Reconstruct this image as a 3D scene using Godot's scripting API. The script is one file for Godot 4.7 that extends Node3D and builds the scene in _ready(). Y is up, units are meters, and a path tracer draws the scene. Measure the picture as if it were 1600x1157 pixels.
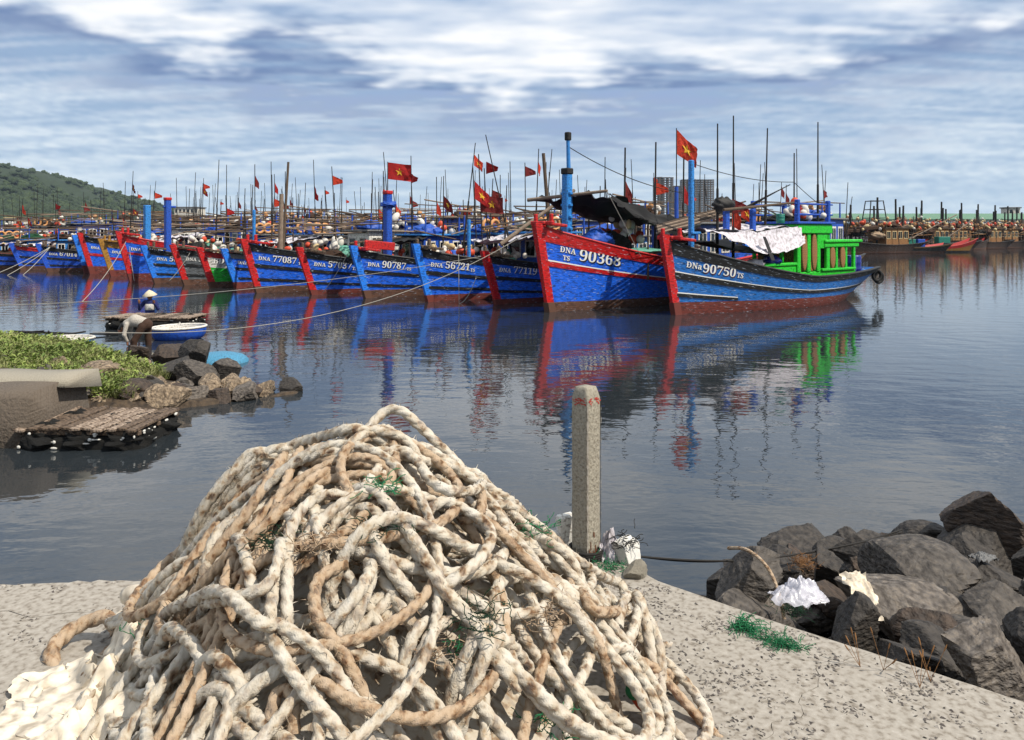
extends Node3D

const QY := 1.1            # top of the quay above the water
var rng := RandomNumberGenerator.new()
var M := {}
var T := {}
var used := {}
var cyl: CylinderMesh
var ball: SphereMesh

func _ready() -> void:
	rng.seed = 7
	setup_view()
	make_textures()
	make_materials()
	make_shared()
	build_water()
	build_quay()
	build_far_shore()
	build_left_bank()
	build_front_row()
	build_back_rows()
	build_far_right()
	build_small_craft()
	build_people()
	build_rope_pile()
	build_post_and_bits()
	build_right_rocks()
	build_mooring_lines()

# ---------------------------------------------------------------- view, sky, sun
func setup_view() -> void:
	var cam := Camera3D.new()
	cam.name = "camera"
	cam.projection = Camera3D.PROJECTION_FRUSTUM
	cam.keep_aspect = Camera3D.KEEP_HEIGHT
	cam.near = 0.1
	cam.far = 6000.0
	cam.size = 0.1 * 1157.0 / 1250.0
	cam.frustum_offset = Vector2(0.0, -0.1 * 216.5 / 1250.0)
	cam.position = Vector3(0, 2.8, 0)
	add_child(cam)
	cam.current = true
	var env := Environment.new()
	env.background_mode = Environment.BG_SKY
	var sky := Sky.new()
	var pm := PanoramaSkyMaterial.new()
	pm.panorama = sky_texture()
	pm.energy_multiplier = 1.0
	sky.sky_material = pm
	env.sky = sky
	env.tonemap_mode = Environment.TONE_MAPPER_LINEAR
	env.tonemap_exposure = 1.15
	env.ssao_enabled = true
	env.ssil_enabled = true
	env.sdfgi_enabled = true
	env.fog_enabled = true
	env.fog_density = 0.00009
	env.fog_light_color = Color(0.74, 0.82, 0.9)
	var we := WorldEnvironment.new()
	we.name = "world_environment"
	we.environment = env
	add_child(we)
	var sun := DirectionalLight3D.new()
	sun.name = "sun"
	sun.light_energy = 1.6
	sun.light_color = Color(1.0, 0.96, 0.9)
	sun.light_angular_distance = 0.5
	sun.shadow_enabled = true
	add_child(sun)
	sun.look_at_from_position(Vector3(0.62, 0.86, 0.34) * 50.0, Vector3.ZERO)

func sky_texture() -> ImageTexture:
	# high stratus in streaks, a darker blue bank about 12 degrees up and brighter broken cloud above it
	var w := 2560
	var h := 1280
	var na := FastNoiseLite.new()
	na.seed = 11; na.noise_type = FastNoiseLite.TYPE_SIMPLEX_SMOOTH; na.fractal_octaves = 5; na.frequency = 1.0; na.fractal_gain = 0.55
	var nb := FastNoiseLite.new()
	nb.seed = 23; nb.noise_type = FastNoiseLite.TYPE_SIMPLEX_SMOOTH; nb.fractal_octaves = 4; nb.frequency = 1.0
	var bytes := PackedByteArray()
	bytes.resize(w * h * 3)
	# lower edge of the bright cloud, degrees up, at every 5 degrees of azimuth from -40 to 40
	var edge := [12.5, 13.2, 13.8, 13.9, 13.6, 13.4, 13.4, 12.9, 12.9, 13.5, 14.3, 14.2, 12.2, 9.9, 9.2, 9.6, 10.6]
	for r in h / 2:
		var el := (0.5 - (r + 0.5) / h) * PI
		var eld := rad_to_deg(el)
		var dy := sin(el)
		var ch := cos(el)
		var hor := exp(-eld / 6.5)
		for c in w:
			var az := ((c + 0.5) / w - 0.5) * TAU
			var dx := sin(az) * ch
			var dz := cos(az) * ch
			var k := 1.0 / (dy + 0.09)
			var px := dx * k
			var pz := dz * k
			var azd := rad_to_deg(az)
			var s1 := na.get_noise_2d(px * 0.55, pz * 1.5)
			var s2 := nb.get_noise_2d(px * 1.7 + 9.0, pz * 4.6)
			var s3 := nb.get_noise_2d(px * 1.3 + 70.0, pz * 13.0)
			var s4 := na.get_noise_3d(dx * 3.2, dy * 9.0, dz * 3.2)
			var eb := 12.0 + 1.6 * sin(az * 5.0 + 1.0)
			if absf(azd) < 40.0:
				var q := (azd + 40.0) / 5.0
				var i := int(q)
				var e0: float = edge[i]
				var e1: float = edge[mini(i + 1, 16)]
				var ei := lerpf(e0, e1, q - i)
				eb = lerpf(ei, eb, smoothstep(33.0, 40.0, absf(azd)))
			var d := eld - eb + s1 * 1.2 + s2 * 1.0 + s4 * 5.0 + s3 * 0.5
			var bright := smoothstep(-1.1, 1.7, d)
			var bank := exp(-pow(minf(d, 0.0) / 3.4, 2.0)) * (1.0 - bright) * clampf(0.75 + s2 * 1.1, 0.0, 1.0)
			# streaked pale layer
			var st := clampf(0.50 + 0.75 * s1 + 0.55 * s2 + 0.6 * s3 + 0.3 * s4, 0.0, 1.0)
			var col := Vector3(0.54, 0.64, 0.77).lerp(Vector3(0.87, 0.895, 0.925), st)
			col = col.lerp(Vector3(0.76, 0.84, 0.895), hor * 0.8)
			col = col.lerp(Vector3(0.31, 0.41, 0.60), bank * 0.72)
			var up := clampf(0.66 + 0.6 * s2 + 0.4 * s1 + 0.7 * s4, 0.0, 1.0)
			var bc := Vector3(0.64, 0.72, 0.83).lerp(Vector3(0.95, 0.955, 0.965), up)
			col = col.lerp(bc, bright)
			var o := (r * w + c) * 3
			bytes[o] = int(clampf(col.x, 0, 1) * 255.0)
			bytes[o + 1] = int(clampf(col.y, 0, 1) * 255.0)
			bytes[o + 2] = int(clampf(col.z, 0, 1) * 255.0)
	# below the horizon: the grey of water far off
	for r in range(h / 2, h):
		for c in w:
			var o := (r * w + c) * 3
			bytes[o] = 96; bytes[o + 1] = 108; bytes[o + 2] = 122
	return ImageTexture.create_from_image(Image.create_from_data(w, h, false, Image.FORMAT_RGB8, bytes))

# ---------------------------------------------------------------- naming
func numbered(called: String) -> String:
	var n: int = used.get(called, 0)
	used[called] = n + 1
	return called if n == 0 else "%s_%03d" % [called, n]

func tag(o: Node, label: String, category: String, group := "") -> void:
	o.set_meta("label", label)
	o.set_meta("category", category)
	if group != "":
		o.set_meta("group", group)

func thing(called: String, label: String, category: String, at := Vector3.ZERO, turn := 0.0, group := "") -> Node3D:
	var o := Node3D.new()
	o.name = numbered(called)
	add_child(o)
	o.position = at
	o.rotation.y = turn
	tag(o, label, category, group)
	return o

func put(called: String, mesh: Mesh, m: Material, parent: Node, xf := Transform3D.IDENTITY) -> MeshInstance3D:
	var o := MeshInstance3D.new()
	o.mesh = mesh
	o.material_override = m
	o.transform = xf
	if parent == self:
		o.name = numbered(called)
		add_child(o)
	else:
		o.name = called
		parent.add_child(o, true)
	return o

func solo(called: String, mesh: Mesh, m: Material, label: String, category: String, group := "", xf := Transform3D.IDENTITY) -> MeshInstance3D:
	var o := put(called, mesh, m, self, xf)
	tag(o, label, category, group)
	return o

func struct(called: String, mesh: Mesh, m: Material) -> MeshInstance3D:
	var o := put(called, mesh, m, self)
	o.set_meta("kind", "structure")
	return o

# ---------------------------------------------------------------- mesh helpers
class MB:
	var st := SurfaceTool.new()
	func _init(smooth := false) -> void:
		st.begin(Mesh.PRIMITIVE_TRIANGLES)
		st.set_smooth_group(0 if smooth else -1)
	func tri(a: Vector3, b: Vector3, c: Vector3) -> void:
		st.add_vertex(a); st.add_vertex(b); st.add_vertex(c)
	func quad(a: Vector3, b: Vector3, c: Vector3, d: Vector3) -> void:
		tri(a, b, c); tri(a, c, d)
	func vt(p: Vector3, uv: Vector2) -> void:
		st.set_uv(uv); st.add_vertex(p)
	func quv(a: Vector3, b: Vector3, c: Vector3, d: Vector3, ua: Vector2, ub: Vector2, uc: Vector2, ud: Vector2) -> void:
		vt(a, ua); vt(b, ub); vt(c, uc); vt(a, ua); vt(c, uc); vt(d, ud)
	# a box with chamfered edges, in the frame xf
	func box(size: Vector3, xf := Transform3D.IDENTITY, bev := 0.0) -> void:
		var h := size * 0.5
		if bev <= 0.0:
			var p := []
			for i in 8:
				p.append(xf * Vector3(h.x if i & 1 else -h.x, h.y if i & 2 else -h.y, h.z if i & 4 else -h.z))
			quad(p[0], p[1], p[3], p[2]); quad(p[5], p[4], p[6], p[7]); quad(p[4], p[0], p[2], p[6])
			quad(p[1], p[5], p[7], p[3]); quad(p[2], p[3], p[7], p[6]); quad(p[4], p[5], p[1], p[0])
			return
		var b := minf(bev, minf(h.x, minf(h.y, h.z)) * 0.9)
		var hull := []
		for ax in 3:
			for s in [-1.0, 1.0]:
				var f := []
				for q in [[-1, -1], [1, -1], [1, 1], [-1, 1]]:
					var v := Vector3.ZERO
					v[ax] = s * h[ax]
					v[(ax + 1) % 3] = q[0] * (h[(ax + 1) % 3] - b)
					v[(ax + 2) % 3] = q[1] * (h[(ax + 2) % 3] - b)
					f.append(xf * v)
				if s > 0: quad(f[0], f[3], f[2], f[1])
				else: quad(f[0], f[1], f[2], f[3])
		for ax in 3:
			var a1 := (ax + 1) % 3
			var a2 := (ax + 2) % 3
			for s1 in [-1.0, 1.0]:
				for s2 in [-1.0, 1.0]:
					var f := []
					for e in [-1.0, 1.0]:
						var u := Vector3.ZERO
						u[ax] = e * (h[ax] - b); u[a1] = s1 * h[a1]; u[a2] = s2 * (h[a2] - b)
						var v := Vector3.ZERO
						v[ax] = e * (h[ax] - b); v[a1] = s1 * (h[a1] - b); v[a2] = s2 * h[a2]
						f.append(xf * u); f.append(xf * v)
					if s1 * s2 > 0: quad(f[0], f[1], f[3], f[2])
					else: quad(f[0], f[2], f[3], f[1])
		for i in 8:
			var s := Vector3(1 if i & 1 else -1, 1 if i & 2 else -1, 1 if i & 4 else -1)
			var a := xf * Vector3(s.x * h.x, s.y * (h.y - b), s.z * (h.z - b))
			var c := xf * Vector3(s.x * (h.x - b), s.y * h.y, s.z * (h.z - b))
			var d := xf * Vector3(s.x * (h.x - b), s.y * (h.y - b), s.z * h.z)
			if s.x * s.y * s.z > 0: tri(a, d, c)
			else: tri(a, c, d)
	# rings of points joined to a skin
	func skin(rings: Array, closed := true, caps := false) -> void:
		for i in rings.size() - 1:
			var a: PackedVector3Array = rings[i]
			var b: PackedVector3Array = rings[i + 1]
			var n := a.size()
			for j in (n if closed else n - 1):
				var k := (j + 1) % n
				quad(a[j], a[k], b[k], b[j])
		if caps:
			for e in [0, rings.size() - 1]:
				var a: PackedVector3Array = rings[e]
				var c := Vector3.ZERO
				for p in a: c += p
				c /= a.size()
				for j in a.size():
					var k := (j + 1) % a.size()
					if e == 0: tri(c, a[k], a[j])
					else: tri(c, a[j], a[k])
	func tube(path: PackedVector3Array, r0: float, r1: float, n := 6, caps := true) -> void:
		var rings := []
		var up := Vector3.UP
		for i in path.size():
			var t: Vector3 = (path[mini(i + 1, path.size() - 1)] - path[maxi(i - 1, 0)]).normalized()
			if absf(t.dot(up)) > 0.95:
				up = Vector3.RIGHT if absf(t.x) < 0.9 else Vector3.BACK
			var s := t.cross(up).normalized()
			var u := s.cross(t).normalized()
			up = u
			var r := lerpf(r0, r1, float(i) / maxf(1.0, path.size() - 1))
			var ring := PackedVector3Array()
			for j in n:
				var a := TAU * j / n
				ring.append(path[i] + (s * cos(a) + u * sin(a)) * r)
			rings.append(ring)
		skin(rings, true, caps)
	func lathe(prof: PackedVector2Array, n := 16, xf := Transform3D.IDENTITY) -> void:
		var rings := []
		for p in prof:
			var ring := PackedVector3Array()
			for j in n:
				var a := -TAU * j / n
				ring.append(xf * Vector3(cos(a) * p.x, p.y, sin(a) * p.x))
			rings.append(ring)
		skin(rings, true, false)
	func done() -> ArrayMesh:
		st.generate_normals()
		st.index()
		return st.commit()

func box_mesh(size: Vector3, bev := 0.0) -> ArrayMesh:
	var m := MB.new()
	m.box(size, Transform3D.IDENTITY, bev)
	return m.done()

func part_box(called: String, size: Vector3, at: Vector3, m: Material, parent: Node, bev := 0.01, rot := Vector3.ZERO) -> MeshInstance3D:
	return put(called, box_mesh(size, bev), m, parent, Transform3D(Basis.from_euler(rot), at))

# a straight round pole between two points, sharing one cylinder mesh
func pole(called: String, a: Vector3, b: Vector3, r: float, m: Material, parent: Node) -> MeshInstance3D:
	var d := b - a
	var y := d.normalized()
	var x := y.cross(Vector3.BACK if absf(y.z) < 0.9 else Vector3.RIGHT).normalized()
	var z := x.cross(y)
	return put(called, cyl, m, parent, Transform3D(Basis(x * r, y * d.length(), z * r), (a + b) * 0.5))

func make_shared() -> void:
	cyl = CylinderMesh.new()
	cyl.top_radius = 0.75; cyl.bottom_radius = 1.0; cyl.height = 1.0; cyl.radial_segments = 8; cyl.rings = 1
	ball = SphereMesh.new()
	ball.radius = 1.0; ball.height = 2.0; ball.radial_segments = 12; ball.rings = 7

# ---------------------------------------------------------------- textures and materials
func noise(sd: int, freq: float, oct := 4, kind := FastNoiseLite.TYPE_SIMPLEX_SMOOTH) -> FastNoiseLite:
	var n := FastNoiseLite.new()
	n.seed = sd; n.frequency = freq; n.fractal_octaves = oct; n.noise_type = kind
	n.fractal_type = FastNoiseLite.FRACTAL_FBM
	return n

# seamless grey noise run through a colour ramp
func ramp_tex(n: FastNoiseLite, size: int, offs: Array, cols: Array, contrast := 1.0) -> ImageTexture:
	var im := n.get_seamless_image(size, size)
	im.convert(Image.FORMAT_L8)
	var src := im.get_data()
	var lut := PackedByteArray()
	lut.resize(768)
	for i in 256:
		var v := clampf((i / 255.0 - 0.5) * contrast + 0.5, 0, 1)
		var k := 0
		while k < offs.size() - 2 and v > offs[k + 1]: k += 1
		var ca: Color = cols[k]
		var c: Color = ca.lerp(cols[k + 1], clampf((v - offs[k]) / maxf(1e-4, offs[k + 1] - offs[k]), 0, 1))
		lut[i * 3] = int(c.r * 255); lut[i * 3 + 1] = int(c.g * 255); lut[i * 3 + 2] = int(c.b * 255)
	var out := PackedByteArray()
	out.resize(size * size * 3)
	for i in size * size:
		var g := src[i] * 3
		var o := i * 3
		out[o] = lut[g]; out[o + 1] = lut[g + 1]; out[o + 2] = lut[g + 2]
	return ImageTexture.create_from_image(Image.create_from_data(size, size, false, Image.FORMAT_RGB8, out))

func grey_tex(n: FastNoiseLite, size: int) -> ImageTexture:
	var im := n.get_seamless_image(size, size)
	im.convert(Image.FORMAT_L8)
	return ImageTexture.create_from_image(im)

func normal_tex(n: FastNoiseLite, size: int, strength: float, sx := 1.0) -> ImageTexture:
	var im := n.get_seamless_image(size, size)
	im.convert(Image.FORMAT_RGBA8)
	im.bump_map_to_normal_map(strength)
	return ImageTexture.create_from_image(im)

func mat(col: Color, rough := 0.8, metal := 0.0) -> StandardMaterial3D:
	var m := StandardMaterial3D.new()
	m.albedo_color = col
	m.roughness = rough
	m.metallic = metal
	return m

# object-space (or world) triplanar grain over a base colour
func grained(col: Color, tex: Texture2D, scale: float, rough := 0.85, bump: Texture2D = null, bump_cm := 1.0, world := false) -> StandardMaterial3D:
	var m := mat(col, rough)
	m.albedo_texture = tex
	m.uv1_triplanar = true
	m.uv1_world_triplanar = world
	m.uv1_scale = Vector3.ONE * scale
	if bump != null:
		m.heightmap_enabled = true
		m.heightmap_texture = bump
		m.heightmap_scale = bump_cm
	return m

func scuff_tex(size: int) -> ImageTexture:
	# RGBA: chalky scrapes, rust runs and dark grime over paint; alpha is where they lie
	var a := noise(51, 0.012, 5).get_seamless_image(size, size)
	var b := noise(52, 0.03, 4).get_seamless_image(size, size)
	var c := noise(53, 0.006, 3).get_seamless_image(size, size)
	for im in [a, b, c]: im.convert(Image.FORMAT_L8)
	var da := a.get_data(); var db := b.get_data(); var dc := c.get_data()
	var out := PackedByteArray()
	out.resize(size * size * 4)
	for y in size:
		for x in size:
			var i := y * size + x
			var va := da[(y * 2 % size) * size + x] / 255.0      # squeezed: lies along the planks
			var vb := db[i] / 255.0
			var vr := db[((y / 5) % size) * size + (x * 2) % size] / 255.0   # drawn out downwards: runs
			var vc := dc[i] / 255.0
			var o := i * 4
			var al := 0.0
			var col := Vector3(0.75, 0.8, 0.86)
			if va > 0.73:
				al = clampf((va - 0.73) * 6.0, 0, 0.55) * clampf((vb - 0.35) * 4.0, 0, 1)
			if vr > 0.66 and vc > 0.48:
				var r := clampf((vr - 0.66) * 5.0, 0, 0.6) * clampf((vc - 0.48) * 4.0, 0, 1)
				if r > al:
					al = r; col = Vector3(0.20, 0.14, 0.11)
			if vb < 0.24:
				var g := clampf((0.24 - vb) * 6.0, 0, 0.5)
				if g > al:
					al = g; col = Vector3(0.07, 0.09, 0.13)
			out[o] = int(col.x * 255); out[o + 1] = int(col.y * 255); out[o + 2] = int(col.z * 255); out[o + 3] = int(al * 255)
	return ImageTexture.create_from_image(Image.create_from_data(size, size, false, Image.FORMAT_RGBA8, out))

# relief of carvel planking: narrow caulked seams between slightly uneven strakes
func plank_tex(size: int) -> ImageTexture:
	var im := noise(17, 0.02, 5).get_seamless_image(size, size)
	im.convert(Image.FORMAT_L8)
	var d := im.get_data()
	var n := 5
	for y in size:
		var f := fposmod(float(y) * n / size, 1.0)
		var k := int(float(y) * n / size)
		var seam := 1.0 - 0.75 * exp(-pow(minf(f, 1.0 - f) / 0.045, 2.0))
		for x in size:
			var i := y * size + x
			d[i] = int(clampf((0.62 + 0.05 * (k % 3) + 0.35 * (d[i] / 255.0 - 0.5)) * seam, 0, 1) * 255.0)
	return ImageTexture.create_from_image(Image.create_from_data(size, size, false, Image.FORMAT_L8, d))

func make_textures() -> void:
	var W := Color.WHITE
	T.grain = ramp_tex(noise(3, 0.02, 5), 512, [0.0, 0.35, 0.6, 1.0], [Color(0.62, 0.6, 0.58), Color(0.88, 0.87, 0.86), W, Color(0.93, 0.92, 0.9)], 1.5)
	T.bump = grey_tex(noise(5, 0.03, 5), 512)
	T.scuff = scuff_tex(512)
	T.concrete = ramp_tex(noise(8, 0.03, 7), 1024, [0.0, 0.3, 0.45, 0.7, 1.0], [Color(0.62, 0.59, 0.55), Color(0.80, 0.77, 0.73), Color(0.87, 0.85, 0.82), Color(0.91, 0.89, 0.86), Color(0.98, 0.97, 0.95)], 1.05)
	T.rock = ramp_tex(noise(9, 0.014, 6), 1024, [0.0, 0.35, 0.55, 0.75, 1.0], [Color(0.30, 0.27, 0.24), Color(0.58, 0.55, 0.52), Color(0.75, 0.74, 0.73), Color(0.86, 0.82, 0.76), W], 1.25)
	T.rockbump = grey_tex(noise(10, 0.016, 6), 1024)
	T.rope = ramp_tex(noise(12, 0.013, 5), 1024, [0.0, 0.16, 0.28, 0.42, 1.0], [Color(0.36, 0.25, 0.17), Color(0.62, 0.49, 0.37), Color(0.84, 0.77, 0.68), Color(0.94, 0.92, 0.88), W], 1.6)
	T.fibre = grey_tex(noise(13, 0.30, 3), 512)
	T.plank = plank_tex(512)
	T.wood = ramp_tex(noise(14, 0.02, 5), 512, [0.0, 0.4, 0.7, 1.0], [Color(0.42, 0.38, 0.35), Color(0.72, 0.69, 0.66), Color(0.92, 0.9, 0.88), W], 1.8)
	T.leafy = ramp_tex(noise(15, 0.05, 4), 256, [0.0, 0.5, 1.0], [Color(0.55, 0.6, 0.5), Color(0.85, 0.9, 0.75), W], 1.6)
	T.cloth = ramp_tex(noise(16, 0.02, 5), 512, [0.0, 0.4, 0.75, 1.0], [Color(0.66, 0.64, 0.62), Color(0.86, 0.85, 0.85), Color(0.97, 0.97, 0.97), W], 1.5)

func paint(col: Color, rough := 0.5) -> StandardMaterial3D:
	var m := mat(col, rough)
	m.albedo_texture = T.grain
	m.uv1_scale = Vector3(0.35, 1.1, 1)
	m.detail_enabled = true
	m.detail_albedo = T.scuff
	m.detail_blend_mode = BaseMaterial3D.BLEND_MODE_MIX
	m.detail_uv_layer = BaseMaterial3D.DETAIL_UV_1
	m.heightmap_enabled = true
	m.heightmap_texture = T.plank
	m.heightmap_scale = 0.45
	return m

func make_materials() -> void:
	# hull paints (uv in metres)
	M.blue = paint(Color(0.07, 0.38, 0.88))
	M.blue_deep = paint(Color(0.06, 0.31, 0.78))
	M.blue_steel = paint(Color(0.10, 0.42, 0.74))
	M.blue_light = paint(Color(0.12, 0.47, 0.90))
	M.grey_hull = paint(Color(0.36, 0.38, 0.40))
	M.green_hull = paint(Color(0.08, 0.68, 0.18))
	M.white_hull = paint(Color(0.82, 0.82, 0.80))
	M.red = paint(Color(0.72, 0.05, 0.05))
	M.ochre = paint(Color(0.62, 0.45, 0.14))
	M.black = paint(Color(0.025, 0.025, 0.03), 0.6)
	M.boot = paint(Color(0.42, 0.17, 0.13), 0.8)
	M.boot_brown = paint(Color(0.36, 0.24, 0.18), 0.85)
	M.brown_hull = paint(Color(0.22, 0.14, 0.09), 0.8)
	# the same paints on posts, cabins and fittings
	M.g_blue = grained(Color(0.08, 0.30, 0.70), T.grain, 0.9, 0.55)
	M.g_sky = grained(Color(0.16, 0.50, 0.80), T.grain, 0.9, 0.55)
	M.g_red = grained(Color(0.72, 0.06, 0.05), T.grain, 0.9, 0.55)
	M.g_green = grained(Color(0.10, 0.74, 0.13), T.grain, 0.9, 0.5)
	M.g_teal = grained(Color(0.10, 0.48, 0.42), T.grain, 0.9, 0.5)
	M.g_white = grained(Color(0.84, 0.84, 0.82), T.grain, 0.9, 0.6)
	M.g_cream = grained(Color(0.78, 0.70, 0.52), T.grain, 0.9, 0.6)
	M.g_tan = grained(Color(0.62, 0.45, 0.26), T.wood, 1.2, 0.8)
	M.g_grey = grained(Color(0.42, 0.43, 0.44), T.grain, 0.9, 0.7)
	M.wood = grained(Color(0.42, 0.36, 0.30), T.wood, 1.5, 0.9, T.bump, 1.0)
	M.wood_pale = grained(Color(0.62, 0.56, 0.50), T.wood, 1.5, 0.9, T.bump, 1.0)
	M.bamboo = grained(Color(0.30, 0.24, 0.18), T.wood, 1.0, 0.8)
	M.dark_pole = grained(Color(0.10, 0.09, 0.09), T.wood, 1.0, 0.8)
	M.deck = grained(Color(0.34, 0.30, 0.27), T.wood, 0.8, 0.9)
	M.glass = mat(Color(0.03, 0.04, 0.05), 0.1)
	M.tarp_black = grained(Color(0.035, 0.037, 0.045), T.cloth, 0.6, 0.7)
	M.tarp_white = grained(Color(0.80, 0.79, 0.82), T.cloth, 0.6, 0.8)
	M.tarp_lilac = grained(Color(0.60, 0.58, 0.68), T.cloth, 0.6, 0.8)
	M.tarp_blue = grained(Color(0.08, 0.32, 0.72), T.cloth, 0.8, 0.6)
	M.tarp_green = grained(Color(0.35, 0.62, 0.55), T.cloth, 0.8, 0.7)
	M.net_dark = grained(Color(0.07, 0.065, 0.06), T.leafy, 2.0, 0.95, T.fibre, 4.0)
	M.net_brown = grained(Color(0.26, 0.15, 0.09), T.leafy, 2.0, 0.95, T.fibre, 4.0)
	M.net_green = grained(Color(0.05, 0.30, 0.20), T.leafy, 2.0, 0.9, T.fibre, 4.0)
	M.float_white = grained(Color(0.84, 0.83, 0.80), T.grain, 1.5, 0.7)
	M.float_orange = grained(Color(0.78, 0.27, 0.12), T.grain, 1.5, 0.6)
	M.ring_tan = grained(Color(0.80, 0.58, 0.36), T.grain, 1.5, 0.6)
	M.barrel = mat(Color(0.04, 0.12, 0.46), 0.35)
	M.rubber = mat(Color(0.025, 0.025, 0.027), 0.8)
	M.flag_red = grained(Color(0.68, 0.055, 0.045), T.cloth, 1.5, 0.85)
	M.flag_orange = grained(Color(0.76, 0.20, 0.07), T.cloth, 1.5, 0.85)
	M.flag_dark = grained(Color(0.46, 0.07, 0.06), T.cloth, 1.5, 0.85)
	for f in [M.flag_red, M.flag_orange, M.flag_dark]:
		f.backlight_enabled = true
		f.backlight = Color(0.4, 0.3, 0.3)
	M.star = mat(Color(0.80, 0.62, 0.12), 0.8)
	M.letter = mat(Color(0.88, 0.88, 0.86), 0.6)
	M.letter_shade = mat(Color(0.05, 0.04, 0.06), 0.7)
	M.letter_red = mat(Color(0.30, 0.03, 0.05), 0.7)
	M.line = mat(Color(0.56, 0.55, 0.52), 0.9)
	M.line_dark = mat(Color(0.10, 0.09, 0.08), 0.9)
	# ground, stone, rope
	M.concrete = grained(Color(0.64, 0.63, 0.61), T.concrete, 0.8, 0.9, T.bump, 0.15, true)
	M.post = grained(Color(0.62, 0.61, 0.57), T.concrete, 1.7, 0.9, T.rockbump, 0.5)
	M.rock = []
	for c in [Color(0.27, 0.255, 0.24), Color(0.37, 0.355, 0.34), Color(0.48, 0.46, 0.44), Color(0.30, 0.25, 0.21)]:
		M.rock.append(grained(c, T.rock, 0.9, 0.75, T.rockbump, 1.6, true))
		M.rock[-1].uv1_scale = Vector3(0.9, 1.6, 0.9)
	M.rock_pale = grained(Color(0.66, 0.60, 0.52), T.rock, 0.9, 0.9, T.rockbump, 4.0, true)
	M.mud = grained(Color(0.34, 0.29, 0.23), T.rock, 0.5, 0.9, T.rockbump, 4.0, true)
	M.rope = grained(Color(0.73, 0.71, 0.67), T.rope, 1.1, 0.95, T.fibre, 0.35, true)
	M.rope_tan = grained(Color(0.66, 0.59, 0.51), T.rope, 1.4, 0.95, T.fibre, 0.35, true)
	M.sack = grained(Color(0.88, 0.84, 0.76), T.cloth, 1.2, 0.6, T.bump, 0.08, true)
	M.twine_green = mat(Color(0.06, 0.40, 0.24), 0.8)
	M.foam = grained(Color(0.84, 0.84, 0.82), T.grain, 3.0, 0.9)

func build_water() -> void:
	var w := mat(Color(0.15, 0.17, 0.185), 0.015)
	w.metallic_specular = 0.5
	var n := noise(31, 0.0085, 5)
	n.fractal_gain = 0.5
	w.normal_enabled = true
	w.normal_texture = normal_tex(n, 2048, 14.0)
	w.normal_scale = 0.055
	var m := MB.new()
	# uv in metres: waves are longer across the view than along it
	var uv := func(p: Vector3) -> Vector2: return Vector2(p.x / 26.0, p.z / 13.0)
	var xs := [-1500.0, -300.0, -60.0, 0.0, 60.0, 300.0, 1500.0]
	var zs := [6.0, -20.0, -60.0, -200.0, -700.0, -3000.0]
	for i in xs.size() - 1:
		for j in zs.size() - 1:
			var a := Vector3(xs[i], 0, zs[j]); var b := Vector3(xs[i], 0, zs[j + 1])
			var c := Vector3(xs[i + 1], 0, zs[j + 1]); var d := Vector3(xs[i + 1], 0, zs[j])
			m.quv(a, b, c, d, uv.call(a), uv.call(b), uv.call(c), uv.call(d))
	m.st.generate_normals()
	m.st.generate_tangents()
	m.st.index()
	struct("water", m.st.commit(), w)

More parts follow.
